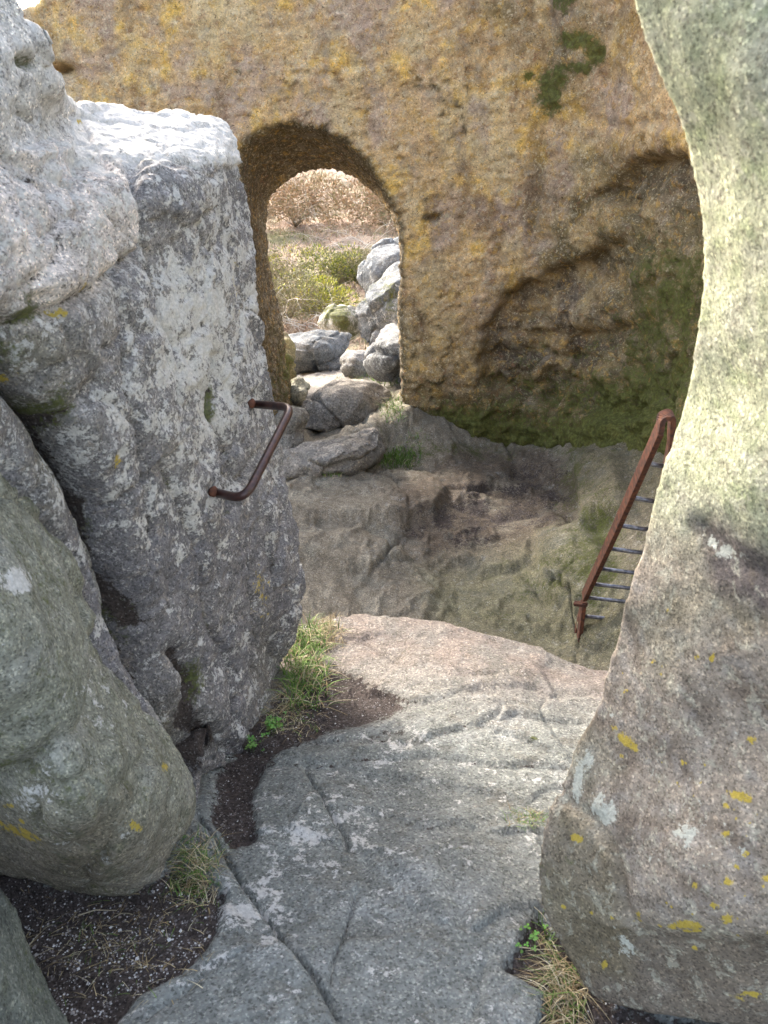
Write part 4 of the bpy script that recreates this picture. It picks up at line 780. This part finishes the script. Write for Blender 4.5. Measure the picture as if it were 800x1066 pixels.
def bush(px, py, y, rad, h, nl, colset, label, cat='gorse bush', name='gorse_bush', flower=.0, group='bushes on the hillside'):
    c = hitz(px, py, [o_ground]); print('bush', px, py, tuple(round(q, 1) for q in c)); rr = random.Random(int(px*3+py)); vs = []; fs = []; cols = []
    root = empty(name, tuple(c), label, cat, group)
    st_v = []; st_f = []
    for _ in range(22):
        a = rr.uniform(0, 6.28); e = Vector((math.cos(a)*rad*rr.uniform(.3, 1), math.sin(a)*rad*rr.uniform(.3, 1), h*rr.uniform(.5, .95))); p = [c, c+e*.4+Vector((0, 0, h*.1)), c+e*.75+Vector((rr.gauss(0, .05), 0, 0)), c+e]
        tv, tf = tube_v(p, [.02, .014, .008, .004], 5); k = len(st_v); st_v += tv; st_f += [tuple(k+i for i in t) for t in tf]
    o = plant_obj('stem', [v-c for v in st_v], st_f, [(.30, .25, .18)]*len(st_v), (0, 0, 0), root)
    lobes = [(Vector((rr.gauss(0, rad*.5), rr.gauss(0, rad*.5), h*rr.uniform(.35, .85))), rr.uniform(.25, .5)*rad) for _ in range(16)]
    for _ in range(nl):
        lc, lr = rr.choice(lobes); dv = Vector((rr.gauss(0, 1), rr.gauss(0, 1), rr.gauss(0, 1))).normalized(); p = lc+dv*lr*rr.uniform(.6, 1.05)
        if p.z < 0: continue
        u = (dv+Vector((rr.gauss(0, .5), rr.gauss(0, .5), rr.gauss(.3, .5)))).normalized(); s = u.orthogonal().normalized(); s.rotate(__import__('mathutils').Quaternion(u, rr.uniform(0, 6.28))); L_ = rr.uniform(.05, .11)*max(1, rad*.9); w = L_*.28; k = len(vs)
        vs += [p-s*w*.5, p+s*w*.5, p+u*L_]; fs.append((k, k+1, k+2)); top = p.z/h
        col = rr.choice(colset); 
        if rr.random() < flower*(.3+top): col = rr.choice([(.46, .42, .05), (.36, .36, .06)])
        kk = rr.uniform(.7, 1.3); cols += [tuple(x*kk for x in col)]*3
    plant_obj('foliage', vs, fs, cols, (0, 0, 0), root)
GO = [(.12, .14, .035), (.16, .17, .05), (.09, .11, .03), (.20, .19, .08)]
OL = [(.20, .18, .09), (.26, .22, .13), (.15, .15, .06), (.30, .25, .16)]
bush(330, 330, 0, .75, .75, 6500, GO, 'brightest yellow-green gorse bush at the centre of the arch opening', flower=.6)
bush(292, 306, 0, 1.1, 1.1, 5500, OL, 'olive gorse bush at the left of the arch opening', flower=.15)
bush(352, 300, 0, 1.0, 1.0, 5500, GO, 'darker green gorse bush behind and right of the brightest one', flower=.3)
bush(298, 338, 0, .9, .9, 5000, OL, 'low brown-green scrub left of the brightest gorse bush', 'scrub', 'scrub_bush', .05)
bush(378, 300, 0, .9, .9, 4000, OL, 'olive scrub just above the pale boulders', 'scrub', 'scrub_bush', 0)
bush(308, 236, 0, 2.2, 1.5, 8000, [(.36, .25, .15), (.25, .2, .1), (.42, .30, .2)], 'rusty brown thicket high on the hillside at left', 'scrub', 'scrub_bush', 0)
bush(398, 236, 0, 2.2, 1.5, 8000, [(.36, .25, .15), (.22, .2, .1), (.42, .30, .2)], 'rusty brown thicket high on the hillside at right', 'scrub', 'scrub_bush', 0)
def bare(px, py, y, label, n=9, L_=1.3, seed=1):
    c = hitz(px, py, [o_ground]); rr = random.Random(seed); vs = []; fs = []
    def grow(p, dv, l, r, lev):
        m = 5; path = [p]; rads = [r]
        for i in range(m):
            dv = (dv+Vector((rr.gauss(0, .22), rr.gauss(0, .22), rr.gauss(-.13, .16)))).normalized(); p = p+dv*l/m; path.append(p); rads.append(r*(1-.65*(i+1)/m))
            if lev < 2 and rr.random() < .75: grow(p, (dv+Vector((rr.gauss(0, .8), rr.gauss(0, .8), rr.gauss(.1, .5)))).normalized(), l*.55, r*.6, lev+1)
        tv, tf = tube_v(path, rads, 5); k = len(vs); vs.extend(tv); fs.extend([tuple(k+i for i in t) for t in tf])
    for _ in range(n):
        a = rr.uniform(0, 6.28); grow(c+Vector((rr.gauss(0, .55), rr.gauss(0, .4), 0)), Vector((math.cos(a), math.sin(a)*.6, rr.uniform(.05, .6))).normalized(), L_*rr.uniform(.4, 1.1), .008, 0)
    o = plant_obj('bare_shrub', vs, fs, [(.60, .55, .48)]*len(vs), c); tag(o, label, 'bare shrub', 'leafless shrubs on the hillside')
bare(318, 340, 0, 'pale leafless shrub sprawling below the brightest gorse bush', 12, 1.6, 3)
bare(362, 332, 0, 'pale leafless shrub beside the bluish boulder', 10, 1.6, 4)
bare(380, 262, 0, 'pale leafless shrub with long arching twigs at upper right of the opening', 12, 3.0, 5)
bare(350, 212, 0, 'leafless shrub near the crown of the arch opening', 10, 3.4, 6)
bare(296, 300, 0, 'tangle of bare twigs by the left jamb, in front of the olive gorse', 10, 1.9, 7)
bare(318, 225, 0, 'leafless shrub at upper left of the opening', 10, 3.0, 8)
bare(400, 215, 0, 'leafless shrub showing at the upper right edge of the opening', 9, 3.0, 9)
# ================================================================== SKY, SUN, CAMERA
SUN_EL, SUN_AZ = 25, -33     # azimuth measured from +Y (view direction) toward +X
w = bpy.data.worlds.new('World'); SC.world = w; w.use_nodes = True; nt = w.node_tree; bg = nt.nodes['Background']
sky = nt.nodes.new('ShaderNodeTexSky'); sky.sky_type = 'NISHITA'; sky.sun_disc = False; sky.sun_elevation = math.radians(SUN_EL); sky.sun_rotation = math.radians(SUN_AZ)
sky.dust_density = 5; sky.ozone_density = .6; sky.air_density = 1.0
hs = nt.nodes.new('ShaderNodeHueSaturation'); hs.inputs['Saturation'].default_value = .72; nt.links.new(sky.outputs[0], hs.inputs['Color']); nt.links.new(hs.outputs[0], bg.inputs[0]); bg.inputs[1].default_value = .15
sl = bpy.data.lights.new('sun', 'SUN'); sl.energy = 1.5; sl.angle = math.radians(16); sl.color = (1, .95, .88); so_ = bpy.data.objects.new('sun', sl); C.objects.link(so_)
e, a = math.radians(SUN_EL), math.radians(SUN_AZ); sd = Vector((math.sin(a)*math.cos(e), math.cos(a)*math.cos(e), math.sin(e))); so_.rotation_euler = sd.to_track_quat('Z', 'Y').to_euler(); so_.location = (0, 0, 20)
cam = bpy.data.cameras.new('camera'); co = bpy.data.objects.new('camera', cam); C.objects.link(co); co.location = tuple(EYE); co.rotation_euler = (math.radians(90)-PITCH, 0, 0)
cam.sensor_fit = 'VERTICAL'; cam.sensor_height = 24; cam.lens = 24*F/1066; cam.clip_end = 2000; cam.clip_start = .05
cam.dof.use_dof = True; cam.dof.focus_distance = 4.0; cam.dof.aperture_fstop = 6.5
SC.camera = co
SC.view_settings.view_transform = 'Standard'; SC.view_settings.look = 'None'; SC.view_settings.exposure = 2.58; SC.view_settings.gamma = 1
SC.render.engine = 'CYCLES'; SC.cycles.max_bounces = 8; SC.cycles.diffuse_bounces = 5; SC.cycles.use_denoising = True
